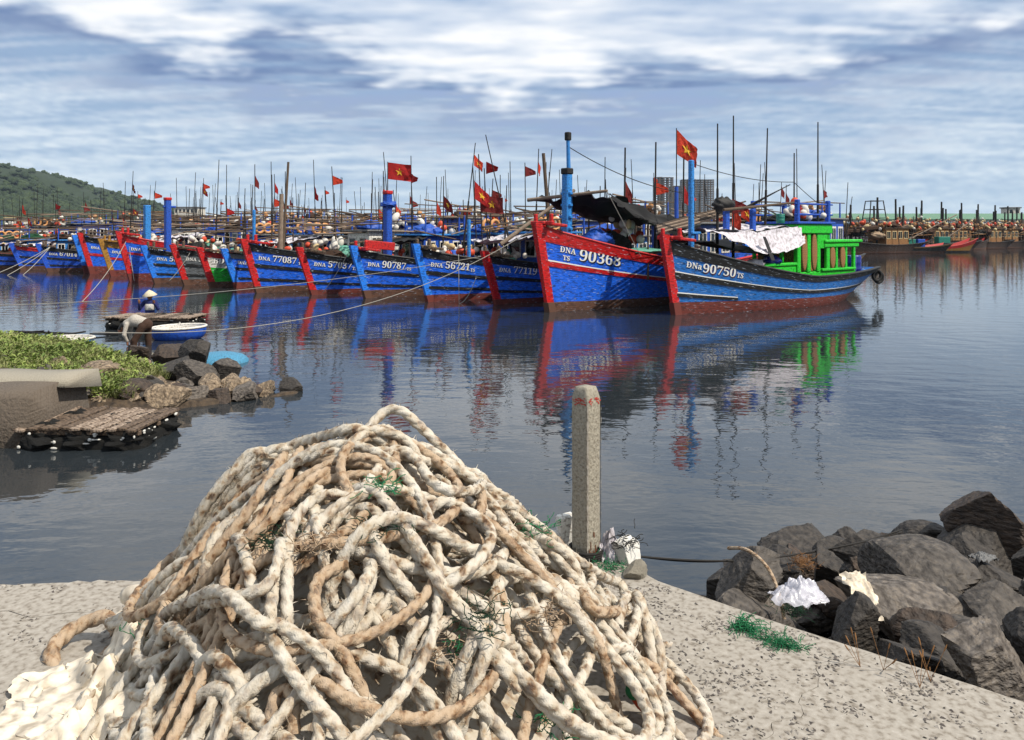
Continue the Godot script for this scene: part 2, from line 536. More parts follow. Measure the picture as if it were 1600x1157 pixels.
func build_quay() -> void:
	# cast slab; the far edge runs almost across the view, then turns towards us along the riprap
	var edge := [Vector2(-9.0, -3.75), Vector2(-2.45, -3.85), Vector2(-0.9, -3.98), Vector2(0.40, -4.36), Vector2(0.60, -4.06), Vector2(0.72, -3.88), Vector2(1.15, -3.48), Vector2(1.70, -3.02), Vector2(2.4, -2.42), Vector2(4.5, -0.6), Vector2(6.0, 3.0), Vector2(-9.0, 3.0)]
	var nz := noise(77, 0.9, 3)
	var fine := PackedVector2Array()
	for i in edge.size():
		var a: Vector2 = edge[i]
		var b: Vector2 = edge[(i + 1) % edge.size()]
		var k := maxi(1, int(a.distance_to(b) / 0.05)) if i < 9 else 1
		for j in k:
			var p := a.lerp(b, float(j) / k)
			var wob := nz.get_noise_2d(p.x * 9.0, p.y * 9.0) * 0.035 if i < 9 else 0.0
			fine.append(p + Vector2(wob, wob))
	# cracks run right through the slab
	var slabs := [fine]
	for ck in [[Vector2(-9.5, -3.50), Vector2(-1.3, -3.56), 0.0025], [Vector2(1.48, -3.28), Vector2(0.80, -2.70), 0.0014], [Vector2(-2.6, -4.2), Vector2(-2.3, -2.2), 0.0015]]:
		var top := PackedVector2Array()
		var bot := PackedVector2Array()
		var dir: Vector2 = (ck[1] - ck[0]).normalized()
		var nn := Vector2(-dir.y, dir.x)
		for i in 61:
			var p: Vector2 = ck[0].lerp(ck[1], i / 60.0)
			var off := nz.get_noise_2d(p.x * 3.0 + 70, p.y * 3.0) * 0.10 + nz.get_noise_2d(p.x * 14.0, p.y * 14.0 + 30) * 0.02
			var wd: float = ck[2] * (0.4 + 1.3 * absf(nz.get_noise_2d(p.x * 8.0, p.y * 8.0 + 99)) * 2.0)
			top.append(p + nn * (off + wd))
			bot.append(p + nn * (off - wd))
		bot.reverse()
		top.append_array(bot)
		var next := []
		for sl in slabs:
			for piece in Geometry2D.clip_polygons(sl, top):
				if not Geometry2D.is_polygon_clockwise(piece) or piece.size() > 3: next.append(piece)
		slabs = next
	var m := MB.new(true)
	for sl in slabs:
		m.st.set_smooth_group(0)
		var idx := Geometry2D.triangulate_polygon(sl)
		for t in range(0, idx.size(), 3):
			var pa: Vector2 = sl[idx[t]]; var pb: Vector2 = sl[idx[t + 1]]; var pc: Vector2 = sl[idx[t + 2]]
			var a := Vector3(pa.x, QY, pa.y); var b := Vector3(pb.x, QY, pb.y); var c := Vector3(pc.x, QY, pc.y)
			if (b - a).cross(c - a).y > 0: m.tri(a, c, b)
			else: m.tri(a, b, c)
		m.st.set_smooth_group(1)
		for i in sl.size():
			var pa: Vector2 = sl[i]; var pb: Vector2 = sl[(i + 1) % sl.size()]
			m.quad(Vector3(pa.x, QY, pa.y), Vector3(pb.x, QY, pb.y), Vector3(pb.x, -0.6, pb.y), Vector3(pa.x, -0.6, pa.y))
	var q := struct("quay", m.done(), M.concrete)
	# bed of the shore under riprap and bank
	var g := MB.new(true)
	g.quad(Vector3(-1500, -0.8, 20), Vector3(-1500, -0.8, -3000), Vector3(1500, -0.8, -3000), Vector3(1500, -0.8, 20))
	struct("ground", g.done(), M.mud)

# ---------------------------------------------------------------- boats
# local frame: origin at the stem on the waterline, +x aft, +z the side towards the open water
class Hull:
	var L := 11.0       # waterline length
	var B := 1.45       # half beam
	var hb := 2.0       # height of the rail at bow, lowest point, stern
	var hm := 0.95
	var hs := 1.25
	var rake := 0.65
	var over := 0.9
	func rail(t: float) -> float:
		if t < 0.56: return hm + (hb - hm) * pow(1.0 - t / 0.56, 1.5)
		return hm + (hs - hm) * pow((t - 0.56) / 0.44, 2.0)
	func half(t: float, u: float) -> float:
		var r := 1.0 - pow(1.0 - clampf(t / 0.5, 0, 1), 1.75)
		r *= 1.0 - 0.30 * pow(maxf(0, (t - 0.62) / 0.38), 2.0)
		var w := 1.0 - pow(1.0 - clampf(t / 0.58, 0, 1), 1.6)
		w *= 1.0 - 0.75 * pow(maxf(0, (t - 0.58) / 0.42), 2.0)
		if u < 0.0: return B * 0.88 * w * (1.0 + u * 0.8)
		return lerpf(B * 0.88 * w, B * r, pow(u, 1.15))
	func pt(t: float, u: float, side: float, off := 0.0) -> Vector3:
		var y := rail(t) * u if u >= 0.0 else u * 1.3
		var uc := clampf(u, -0.3, 1.2)
		var x := t * (L + (over + rake) * uc) - rake * uc
		return Vector3(x, y, side * (half(t, u) + off))
	func t_of(x: float, u: float) -> float:
		return clampf((x + rake * u) / (L + (over + rake) * u), 0.0, 1.0)
	func top(x: float) -> float:
		return rail(t_of(x, 1.0))

# a strip of hull skin between two curves of height
func strip(m: MB, H: Hull, side: float, lo: Callable, hi: Callable, off: float, t0 := 0.0, t1 := 1.0, nt := 36, nu := 6) -> void:
	for i in nt:
		var ta := lerpf(t0, t1, pow(float(i) / nt, 1.25))
		var tb := lerpf(t0, t1, pow(float(i + 1) / nt, 1.25))
		for j in nu:
			var fa := float(j) / nu
			var fb := float(j + 1) / nu
			var la: float = lo.call(ta); var ha: float = hi.call(ta)
			var lb: float = lo.call(tb); var hb: float = hi.call(tb)
			var a := H.pt(ta, lerpf(la, ha, fa), side, off)
			var b := H.pt(ta, lerpf(la, ha, fb), side, off)
			var c := H.pt(tb, lerpf(lb, hb, fb), side, off)
			var d := H.pt(tb, lerpf(lb, hb, fa), side, off)
			var va := -lerpf(la, ha, fa) * H.hb; var vb := -lerpf(la, ha, fb) * H.hb
			var vc := -lerpf(lb, hb, fb) * H.hb; var vd := -lerpf(lb, hb, fa) * H.hb
			var sh := side * 3.3
			if side > 0: m.quv(a, b, c, d, Vector2(a.x + sh, va), Vector2(b.x + sh, vb), Vector2(c.x + sh, vc), Vector2(d.x + sh, vd))
			else: m.quv(d, c, b, a, Vector2(d.x + sh, vd), Vector2(c.x + sh, vc), Vector2(b.x + sh, vb), Vector2(a.x + sh, va))

func make_hull(root: Node3D, H: Hull, o: Dictionary) -> void:
	var body: Material = o.get("body", M.blue)
	var boot_h: float = o.get("boot_h", 0.3)
	var low: float = -0.32
	var booth := func(t: float) -> float: return boot_h * (1.0 - 0.25 * t) / H.rail(t)
	var rb: float = o.get("rail_from", 0.87)
	var m := MB.new(true)
	var b := MB.new(true)
	var r := MB.new(true)
	for s in [-1.0, 1.0]:
		strip(m, H, s, booth, func(_t): return rb, 0.0)
		strip(b, H, s, func(_t): return low, booth, 0.004, 0, 1, 30, 3)
		strip(r, H, s, func(_t): return rb - 0.004, func(_t): return 1.0, 0.025, 0, 1, 34, 2)
	# transom
	for j in 6:
		var u0 := lerpf(low, 1.0, j / 6.0); var u1 := lerpf(low, 1.0, (j + 1) / 6.0)
		m.quv(H.pt(1, u0, 1), H.pt(1, u1, 1), H.pt(1, u1, -1), H.pt(1, u0, -1), Vector2(0, -u0), Vector2(0, -u1), Vector2(2, -u1), Vector2(2, -u0))
	put("hull", m.done(), body, root)
	put("bottom_paint", b.done(), o.get("boot", M.boot_brown), root)
	put("rail_band", r.done(), o.get("rail", M.black), root)
	if o.has("upper"):
		var u := MB.new(true)
		for s in [-1.0, 1.0]: strip(u, H, s, func(_t): return 0.58, func(_t): return rb, 0.006, 0, 1, 34, 3)
		put("upper_hull", u.done(), o.upper, root)
	# rubbing strakes
	for w in o.get("wales", [[0.53, 0.60, 0.0, 1.0, M.black], [0.25, 0.30, 0.0, 0.30, M.black]]):
		var q := MB.new(true)
		for s in [-1.0, 1.0]:
			strip(q, H, s, func(t): return w[0] - 0.06 * t, func(t): return w[1] - 0.06 * t, 0.03, w[2], w[3], 34, 2)
			strip(q, H, s, func(t): return w[1] - 0.06 * t, func(t): return w[1] + 0.012 - 0.06 * t, 0.015, w[2], w[3], 34, 1)
		put("rubbing_strake", q.done(), w[4], root)
		if o.get("pinstripe", false):
			var wl := MB.new(true)
			strip(wl, H, 1.0, func(t): return w[1] + 0.010 - 0.06 * t, func(t): return w[1] + 0.026 - 0.06 * t, 0.018, w[2], w[3], 34, 1)
			put("painted_line", wl.done(), M.letter, root)
	# rail cap, inner bulwark and deck
	var c := MB.new(true)
	var inn := MB.new(true)
	var dk := MB.new()
	var prev := []
	for i in 31:
		var t := i / 30.0
		var row := []
		for s in [-1.0, 1.0]:
			var p := H.pt(t, 1.0, s, 0.05)
			var q := H.pt(t, 1.0, s, -0.10)
			q.z = s * maxf(0.0, H.half(t, 1.0) - 0.10)
			var dy := maxf(0.22, H.rail(t) - (0.42 + 0.35 * pow(1.0 - t, 3.0)))
			var e := Vector3(H.pt(t, dy / H.rail(t), s).x - 0.12 * t, dy, s * maxf(0.0, H.half(t, dy / H.rail(t)) - 0.10))
			row.append([p, q, e])
		if i > 0:
			for k in 2:
				var A = prev[k]; var Bq = row[k]
				var up := Vector3(0, 0.045, 0)
				if k == 1:
					c.quad(A[0] + up, Bq[0] + up, Bq[1] + up, A[1] + up); c.quad(A[0], Bq[0], Bq[0] + up, A[0] + up)
					inn.quad(A[1] + up, Bq[1] + up, Bq[2], A[2])
				else:
					c.quad(A[1] + up, Bq[1] + up, Bq[0] + up, A[0] + up); c.quad(A[0] + up, Bq[0] + up, Bq[0], A[0])
					inn.quad(A[2], Bq[2], Bq[1] + up, A[1] + up)
			dk.quad(prev[0][2], row[0][2], row[1][2], prev[1][2])
		prev = row
	put("rail_cap", c.done(), o.get("cap", M.black), root)
	put("bulwark", inn.done(), o.get("inner", M.g_red), root)
	put("deck", dk.done(), M.deck, root)
	# stem timber, standing proud of the planking
	var sm := MB.new()
	var a := Vector3(0.30 * H.rake, -0.4, 0)
	var top_h: float = H.hb + o.get("stem_up", 0.22)
	var z := Vector3(-H.rake * top_h / H.hb, top_h, 0)
	var n := 7
	var sw: float = o.get("stem_w", 0.085)
	for i in n:
		var p := a.lerp(z, float(i) / n); var q := a.lerp(z, float(i + 1) / n)
		var wp := lerpf(sw * 0.75, sw * 1.25, float(i) / n); var wq := lerpf(sw * 0.75, sw * 1.25, float(i + 1) / n)
		var f := Vector3(-0.16, 0, 0); var k := Vector3(0.16, 0, 0)
		var c1 := [p + f + Vector3(0, 0, wp * 0.7), p + k + Vector3(0, 0, wp), p + k - Vector3(0, 0, wp), p + f - Vector3(0, 0, wp * 0.7)]
		var c2 := [q + f + Vector3(0, 0, wq * 0.7), q + k + Vector3(0, 0, wq), q + k - Vector3(0, 0, wq), q + f - Vector3(0, 0, wq * 0.7)]
		for e in 4:
			var g := (e + 1) % 4
			var d0: Vector3 = c1[e]; var d1: Vector3 = c2[e]; var d2: Vector3 = c2[g]; var d3: Vector3 = c1[g]
			m = sm
			sm.quv(d0, d1, d2, d3, Vector2(0, -d0.y), Vector2(0, -d1.y), Vector2(0.3, -d2.y), Vector2(0.3, -d3.y))
		if i == n - 1: sm.quad(c2[0], c2[3], c2[2], c2[1])
	put("stem", sm.done(), o.get("stem", M.red), root)
	var stem_boot := MB.new()
	var sb0 := a.lerp(z, 0.0); var sb1 := a.lerp(z, (0.4 + boot_h) / (top_h + 0.4))
	var sx := Transform3D(Basis.IDENTITY, (sb0 + sb1) * 0.5)
	var dirv := (sb1 - sb0)
	sx.basis = Basis(Vector3(1, 0, 0), dirv, Vector3(0, 0, 1))
	stem_boot.box(Vector3(0.345, 1.0, sw * 2.1), sx)
	put("stem_foot", stem_boot.done(), o.get("boot", M.boot_brown), root)
	# cross timbers and knees on the foredeck
	var bm: Material = o.get("bow_timber", M.wood)
	if bm != null:
		var y0 := H.hb
		part_box("bow_timber", Vector3(0.16, 0.14, 1.0), Vector3(0.28 - H.rake, y0 + 0.09, 0), bm, root, 0.02)
		part_box("bow_timber", Vector3(0.9, 0.10, 0.16), Vector3(0.55 - H.rake, y0 + 0.05, 0.32), bm, root, 0.02, Vector3(0, -0.5, -0.12))
		part_box("bow_timber", Vector3(0.9, 0.10, 0.16), Vector3(0.55 - H.rake, y0 + 0.05, -0.32), bm, root, 0.02, Vector3(0, 0.5, -0.12))
		for s in [-0.36, 0.36]:
			part_box("bitt", Vector3(0.12, 0.42, 0.12), Vector3(0.34 - H.rake, y0 + 0.20, s), bm, root, 0.02)

# lettering bent on to the flank; x0 = where it starts, u0 = how high on the side
func hull_text(root: Node3D, H: Hull, text: String, x0: float, u0: float, size: float, serif := true, shade: Material = null, called := "registration_number", stretch := 0.92) -> float:
	var f := SystemFont.new()
	f.font_names = PackedStringArray(["Droid Serif" if serif else "Droid Sans"])
	f.font_weight = 700
	var tm := TextMesh.new()
	tm.text = text
	tm.font = f
	tm.font_size = 64
	tm.pixel_size = size / 46.0
	tm.depth = 0.0
	tm.horizontal_alignment = HORIZONTAL_ALIGNMENT_LEFT
	tm.vertical_alignment = VERTICAL_ALIGNMENT_BOTTOM
	tm.curve_step = 2.0
	var arr := tm.get_mesh_arrays()
	var v: PackedVector3Array = arr[Mesh.ARRAY_VERTEX]
	var id = arr[Mesh.ARRAY_INDEX]
	var width := 0.0
	for i in v.size(): v[i].x *= stretch
	for p in v: width = maxf(width, p.x)
	for layer in 2:
		var off := 0.012 if layer == 0 else 0.024
		var sh := Vector2(0.12, -0.11) * size if layer == 0 else Vector2.ZERO
		var m := MB.new(true)
		var pts := PackedVector3Array()
		for p in v:
			var x := x0 + p.x + sh.x
			var yy := p.y + sh.y
			var t := H.t_of(x, u0)
			var u := u0 + yy / H.rail(t)
			t = H.t_of(x, u)
			pts.append(H.pt(t, u0 + yy / H.rail(t), 1.0, off))
		var cnt: int = id.size() if id != null else v.size()
		for i in range(0, cnt, 3):
			var a := pts[id[i] if id != null else i]; var b := pts[id[i + 1] if id != null else i + 1]; var c := pts[id[i + 2] if id != null else i + 2]
			m.tri(a, b, c)
		put(called if layer == 1 else "letter_shadow", m.done(), M.letter if layer == 1 else (M.letter_shade if shade == null else shade), root)
	return width

# white petalled emblem painted on the other bow
func bow_emblem(root: Node3D, H: Hull, x0: float, u0: float, r: float) -> void:
	var m := MB.new(true)
	var at := func(p: Vector2) -> Vector3:
		var t := H.t_of(x0 + p.x, u0)
		return H.pt(t, u0 + p.y / H.rail(t), -1.0, 0.02)
	for k in 8:
		var a := TAU * k / 8
		for q in [[0.35, 0.62, 0.30], [0.70, 1.0, 0.22]]:
			var c := Vector2(cos(a + q[0]), sin(a + q[0]))
			var n := Vector2(-c.y, c.x)
			m.tri(at.call(c * r * (q[0] - 0.1)), at.call((c * q[1] + n * q[2]) * r), at.call((c * q[1] - n * q[2]) * r))
	for k in 10:
		var a := TAU * k / 10; var b := TAU * (k + 1) / 10
		m.tri(at.call(Vector2.ZERO), at.call(Vector2(cos(a), sin(a)) * r * 0.22), at.call(Vector2(cos(b), sin(b)) * r * 0.22))
	put("bow_emblem", m.done(), M.letter, root)

# cloth between four corners, hanging with a sag and folds
func cloth_mesh(a: Vector3, b: Vector3, c: Vector3, d: Vector3, sag: float, fold: float, sd: int, n := 18, ragged := 0.0) -> ArrayMesh:
	var nz := noise(sd, 1.0, 3)
	var rows := []
	for i in n + 1:
		var row := PackedVector3Array()
		for j in n + 1:
			var s := float(i) / n; var t := float(j) / n
			if ragged > 0.0:
				t = 0.5 + (t - 0.5) * (1.0 + ragged * nz.get_noise_2d(s * 7.0, 40.0 if j < n / 2 else 80.0))
			var p: Vector3 = a.lerp(b, s).lerp(d.lerp(c, s), t)
			p.y -= sag * 4.0 * s * (1.0 - s) * (0.4 + 0.6 * 4.0 * t * (1.0 - t))
			p += Vector3(0.4, 1.0, 0.6) * nz.get_noise_2d(s * 5.0 + t * 2.0, t * 2.2) * fold
			row.append(p)
		rows.append(row)
	var m := MB.new(true)
	m.skin(rows, false)
	return m.done()

# flags: hung from (0,0) down the pole, flying towards +x
func flag_mesh(w: float, h: float, droop: float, taper: float, sd: int) -> Array:
	var nz := noise(sd, 0.9, 2)
	var at := func(s: float, v: float, lift: float) -> Vector3:
		var hh := h * lerpf(1.0, taper, s)
		return Vector3(w * s * (1.0 - 0.35 * droop), -hh * v - droop * w * s * 0.95, sin(s * 6.5 + v * 2.2 + sd) * 0.10 * w * s + nz.get_noise_2d(s * 4, v * 3) * 0.12 * w * s + lift)
	var rows := []
	for i in 11:
		var row := PackedVector3Array()
		for j in 8: row.append(at.call(i / 10.0, j / 7.0, 0.0))
		rows.append(row)
	var m := MB.new(true)
	m.skin(rows, false)
	var st := MB.new()
	for lift in [-0.014, 0.014]:
		for k in 10:
			var ra := 0.26 if k % 2 == 0 else 0.105
			var rb := 0.26 if k % 2 == 1 else 0.105
			var a := PI / 2 + TAU * k / 10; var b := PI / 2 + TAU * (k + 1) / 10
			st.tri(at.call(0.5, 0.5, lift), at.call(0.5 + cos(a) * ra * h / w, 0.5 - sin(a) * ra, lift), at.call(0.5 + cos(b) * rb * h / w, 0.5 - sin(b) * rb, lift))
	return [m.done(), st.done()]

var FLAGS := []
func flag(parent: Node, top: Vector3, kind: int, m: Material, turn: float, sc := 1.0) -> void:
	if FLAGS.is_empty():
		FLAGS = [flag_mesh(1.05, 0.72, 0.12, 1.0, 1), flag_mesh(0.8, 0.7, 0.75, 0.75, 2), flag_mesh(0.6, 0.9, 1.25, 0.45, 3), flag_mesh(0.75, 0.62, 0.4, 0.3, 4)]
	var xf := Transform3D(Basis(Vector3.UP, turn).scaled(Vector3.ONE * sc), top)
	var o := put("flag", FLAGS[kind][0], m, parent, xf)
	if kind < 2: put("star", FLAGS[kind][1], M.star, o)

var BLOB := []
func blob(parent: Node, called: String, at: Vector3, size: Vector3, m: Material, turn := 0.0) -> MeshInstance3D:
	if BLOB.is_empty():
		for k in 4:
			var nz := noise(200 + k, 1.3, 4)
			var rings := []
			for i in 15:
				var ph := PI * i / 14.0
				var ring := PackedVector3Array()
				for j in 20:
					var th := -TAU * j / 20
					var d := Vector3(sin(ph) * cos(th), cos(ph), sin(ph) * sin(th))
					ring.append(d * (1.0 + 0.55 * nz.get_noise_3dv(d * 1.3)))
				rings.append(ring)
			var b := MB.new(true)
			b.skin(rings)
			BLOB.append(b.done())
	return put(called, BLOB[rng.randi() % 4], m, parent, Transform3D(Basis(Vector3.UP, turn).scaled_local(size), at))

func floats(parent: Node, at: Vector3, spread: Vector3, n: int, mats: Array, r := 0.15) -> void:
	for i in n:
		var p := at + Vector3(rng.randfn(0, 0.45) * spread.x, absf(rng.randfn(0, 0.5)) * spread.y, rng.randfn(0, 0.45) * spread.z)
		var s := r * rng.randf_range(0.7, 1.25)
		put("float", ball, mats[rng.randi() % mats.size()], parent, Transform3D(Basis.from_euler(Vector3(rng.randf() * 3, rng.randf() * 3, 0)).scaled_local(Vector3(s, s * rng.randf_range(0.8, 1.7), s)), p))

var RING: ArrayMesh
func ring(parent: Node, called: String, at: Vector3, r: float, m: Material, rot := Vector3.ZERO) -> void:
	if RING == null:
		var b := MB.new(true)
		var path := PackedVector3Array()
		for i in 19: path.append(Vector3(cos(TAU * i / 18), sin(TAU * i / 18), 0))
		b.tube(path, 0.3, 0.3, 8, false)
		RING = b.done()
	put(called, RING, m, parent, Transform3D(Basis.from_euler(rot).scaled(Vector3.ONE * r), at))

func barrel(parent: Node, at: Vector3, r: float, h: float, m: Material, called := "barrel") -> void:
	var b := MB.new(true)
	b.lathe(PackedVector2Array([Vector2(0.0, h), Vector2(r * 0.88, h), Vector2(r * 0.96, h * 0.97), Vector2(r, h * 0.9), Vector2(r * 0.97, h * 0.7), Vector2(r * 1.02, h * 0.66), Vector2(r * 0.97, h * 0.6), Vector2(r * 0.97, h * 0.36), Vector2(r * 1.02, h * 0.33), Vector2(r * 0.97, h * 0.28), Vector2(r * 0.95, 0.02), Vector2(r * 0.9, 0)]), 16)
	put(called, b.done(), m, parent, Transform3D(Basis.IDENTITY, at))

# a deckhouse with window openings framed and glazed on its visible faces
func cabin(root: Node3D, at: Vector3, size: Vector3, wall: Material, roof: Material, frame: Material, nwin: int) -> void:
	part_box("cabin_wall", size, at + Vector3(0, size.y * 0.5, 0), wall, root, 0.02)
	part_box("cabin_roof", Vector3(size.x + 0.5, 0.09, size.z + 0.4), at + Vector3(0, size.y + 0.045, 0), roof, root, 0.02)
	var ww := size.x / nwin
	for k in nwin:
		var c := at + Vector3(-size.x * 0.5 + ww * (k + 0.5), size.y * 0.62, size.z * 0.5)
		var f := part_box("window_frame", Vector3(ww * 0.72, size.y * 0.46, 0.05), c, frame, root, 0.008)
		put("pane", box_mesh(Vector3(ww * 0.26, size.y * 0.38, 0.02)), M.glass, f, Transform3D(Basis.IDENTITY, Vector3(-ww * 0.155, 0, 0.022)))
		put("pane", box_mesh(Vector3(ww * 0.26, size.y * 0.38, 0.02)), M.glass, f, Transform3D(Basis.IDENTITY, Vector3(ww * 0.155, 0, 0.022)))
	for k in 2:
		var c := at + Vector3(-size.x * 0.5, size.y * 0.62, size.z * (k - 0.5) * 0.5)
		var f := part_box("window_frame", Vector3(0.05, size.y * 0.44, size.z * 0.36), c, frame, root, 0.008)
		put("pane", box_mesh(Vector3(0.02, size.y * 0.36, size.z * 0.28)), M.glass, f, Transform3D(Basis.IDENTITY, Vector3(-0.022, 0, 0)))

# everything that stands and lies on a working boat
func dress(root: Node3D, H: Hull, sd: int, o: Dictionary) -> void:
	rng.seed = sd
	var L := H.L
	var deck := H.hm - 0.3
	var cx: float = o.get("cabin_x", 0.68) * L
	var ch: float = o.get("cabin_h", 1.75)
	var walls := [M.g_blue, M.g_blue, M.g_sky, M.g_white, M.g_teal, M.g_blue]
	var wall: Material = o.get("wall", walls[rng.randi() % walls.size()])
	cabin(root, Vector3(cx, deck, 0), Vector3(L * 0.26, ch, H.B * 1.25), wall, M.g_sky if rng.randf() < 0.4 else M.g_grey, M.g_white, 3)
	var ry := deck + ch + 0.09
	# gear on the roof
	blob(root, "net_heap", Vector3(cx - 0.4, ry + 0.12, 0), Vector3(0.9, 0.32, 0.7), [M.net_dark, M.net_brown, M.net_green, M.tarp_blue][rng.randi() % 4], rng.randf() * 3)
	floats(root, Vector3(cx + 0.5, ry + 0.12, 0), Vector3(1.0, 0.5, 0.9), 12, [M.float_white, M.float_white, M.float_white, M.float_orange, M.ring_tan])
	if rng.randf() < o.get("rings", 0.4):
		for k in 2 + rng.randi() % 2: ring(root, "life_ring", Vector3(cx - L * 0.13 + 0.1 + k * 0.55, ry + 0.34, H.B * 0.6), 0.26, M.ring_tan)
	# heaps on the working deck
	var hx := L * 0.36
	blob(root, "net_heap", Vector3(hx, H.top(hx) - 0.15, 0.1), Vector3(1.3, 0.5, 0.9), [M.net_dark, M.net_brown, M.net_dark][rng.randi() % 3], rng.randf() * 3)
	blob(root, "tarpaulin_bundle", Vector3(hx + 1.0, H.top(hx) + 0.1, -0.3), Vector3(0.7, 0.45, 0.6), [M.tarp_blue, M.tarp_white, M.tarp_green, M.tarp_blue, M.tarp_lilac][rng.randi() % 5], rng.randf() * 3)
	floats(root, Vector3(hx + 0.3, H.top(hx) + 0.25, 0), Vector3(1.5, 0.6, 0.8), 16, [M.float_white, M.float_white, M.float_white, M.g_cream, M.float_orange])
	# awning of cloth in front of the house
	if o.get("awning", rng.randf() < 0.6):
		var ay := deck + ch - 0.05
		var x0 := L * 0.30; var x1 := cx - L * 0.12
		put("awning", cloth_mesh(Vector3(x0, ay - 0.25, -H.B * 0.85), Vector3(x1, ay + 0.1, -H.B * 0.85), Vector3(x1, ay + 0.1, H.B * 0.85), Vector3(x0, ay - 0.25, H.B * 0.85), 0.22, 0.22, sd, 12), [M.tarp_black, M.tarp_white, M.tarp_black, M.tarp_lilac][rng.randi() % 4], root)
		for s in [-0.8, 0.8]: pole("awning_pole", Vector3(x0, 0.5, H.B * s), Vector3(x0, ay - 0.22, H.B * s), 0.03, M.bamboo, root)
	# long poles laid fore and aft over the boat
	for k in 5 + rng.randi() % 4:
		var y := ry + rng.randf_range(-0.35, 0.75)
		var x := L * rng.randf_range(0.15, 0.5)
		var z := rng.randf_range(-1, 1) * H.B * 0.9
		pole("bamboo_pole", Vector3(x, y + rng.randf_range(-0.5, 0.5), z), Vector3(x + L * rng.randf_range(0.3, 0.55), y + rng.randf_range(-0.3, 0.5), z + rng.randf_range(-0.7, 0.7)), rng.randf_range(0.025, 0.05), [M.bamboo, M.wood_pale, M.wood][rng.randi() % 3], root)
	# roof frame
	for sx in [-0.11, 0.11]:
		for sz in [-0.55, 0.55]:
			pole("frame_post", Vector3(cx + L * sx, ry, H.B * sz), Vector3(cx + L * sx, ry + 0.85, H.B * sz), 0.05, M.g_blue, root)
	for sz in [-0.55, 0.55]:
		pole("frame_rail", Vector3(cx - L * 0.15, ry + 0.8, H.B * sz), Vector3(cx + L * 0.17, ry + 0.84, H.B * sz), 0.035, M.wood, root)
	# upright poles, some with flags
	var np: int = o.get("poles", 4)
	for k in np:
		var px := L * rng.randf_range(0.25, 0.95)
		var pz := rng.randf_range(-0.8, 0.8) * H.B
		var ph := rng.randf_range(4.2, 7.2)
		var lean := Vector3(rng.randfn(0, 0.25), 0, rng.randfn(0, 0.18))
		if rng.randf() < 0.15: lean *= 3.0
		var base := Vector3(px, deck, pz)
		var tip := Vector3(px, ph, pz) + lean
		pole("upright_pole", base, base.lerp(tip, 0.55), 0.05, M.dark_pole if rng.randf() < 0.6 else M.bamboo, root)
		pole("upright_pole", base.lerp(tip, 0.5), tip, 0.026, M.dark_pole, root)
		if rng.randf() < o.get("flag_rate", 0.3):
			flag(root, base.lerp(tip, rng.randf_range(0.72, 0.97)), 1 + rng.randi() % 3, [M.flag_red, M.flag_orange, M.flag_dark, M.flag_orange][rng.randi() % 4], rng.randfn(-0.6, 0.5), rng.randf_range(0.6, 0.9))
	# the stout post on the foredeck
	if o.has("post"):
		var p: Dictionary = o.post
		var px: float = p.get("x", 0.9)
		var r: float = p.get("r", 0.11)
		var h: float = p.h
		part_box("fore_post", Vector3(r * 2, h - 0.5, r * 2), Vector3(px, 0.5 + (h - 0.5) * 0.5, 0), p.m, root, 0.03)
		if p.get("cap", false):
			part_box("post_cap", Vector3(r * 2.3, 0.16, r * 2.3), Vector3(px, h + 0.08, 0), M.g_red, root, 0.03)
			part_box("post_arm", Vector3(0.7, 0.12, 0.12), Vector3(px + 0.1, h - 0.35, 0), p.m, root, 0.03)
		if p.has("flag"):
			pole("flag_pole", Vector3(px, h, 0), Vector3(px, h + 1.4, 0), 0.022, M.dark_pole, root)
			flag(root, Vector3(px, h + 1.38, 0), p.flag, M.flag_red, -0.75, p.get("fs", 1.0))
	if rng.randf() < 0.5: barrel(root, Vector3(L * 0.9, H.top(L * 0.9) - 0.25, 0.3), 0.28, 0.75, M.barrel)
	for k in rng.randi() % 3:
		ring(root, "tyre_fender", Vector3(L * (0.55 + 0.12 * k), H.top(L * 0.6) * 0.6, H.B * 1.0 + 0.1), 0.24, M.rubber)

# crumpled film or cloth: a low uneven dome with sharp creases
func crumple_mesh(rx: float, rz: float, h: float, crease: float, sd: int) -> ArrayMesh:
	var nz := noise(sd, 1.0, 2)
	var rows := []
	for i in 15:
		var row := PackedVector3Array()
		var f := i / 14.0
		for j in 48:
			var a := -TAU * j / 48
			var o := f * (1.0 + 0.35 * nz.get_noise_2d(cos(a) * 1.2 + 9, sin(a) * 1.2))
			var x := cos(a) * o; var z := sin(a) * o
			var y := h * (1.0 - f * f) * (0.75 + 0.9 * nz.get_noise_2d(x * 1.4 + 30, z * 1.4))
			y += crease * (0.5 - absf(nz.get_noise_2d(x * 3.2 + 60, z * 3.2)) * 2.2) * (0.3 + 0.7 * f)
			y += crease * 0.5 * (0.5 - absf(nz.get_noise_2d(x * 6.5, z * 6.5 + 80)) * 2.2)
			row.append(Vector3(x * rx, y, z * rz))
		rows.append(row)
	var m := MB.new(true)
	m.skin(rows)
	return m.done()

func new_hull(L: float, B: float, hb: float, hm: float, hs: float, rake := 0.65) -> Hull:
	var H := Hull.new()
	H.L = L; H.B = B; H.hb = hb; H.hm = hm; H.hs = hs; H.rake = rake
	return H

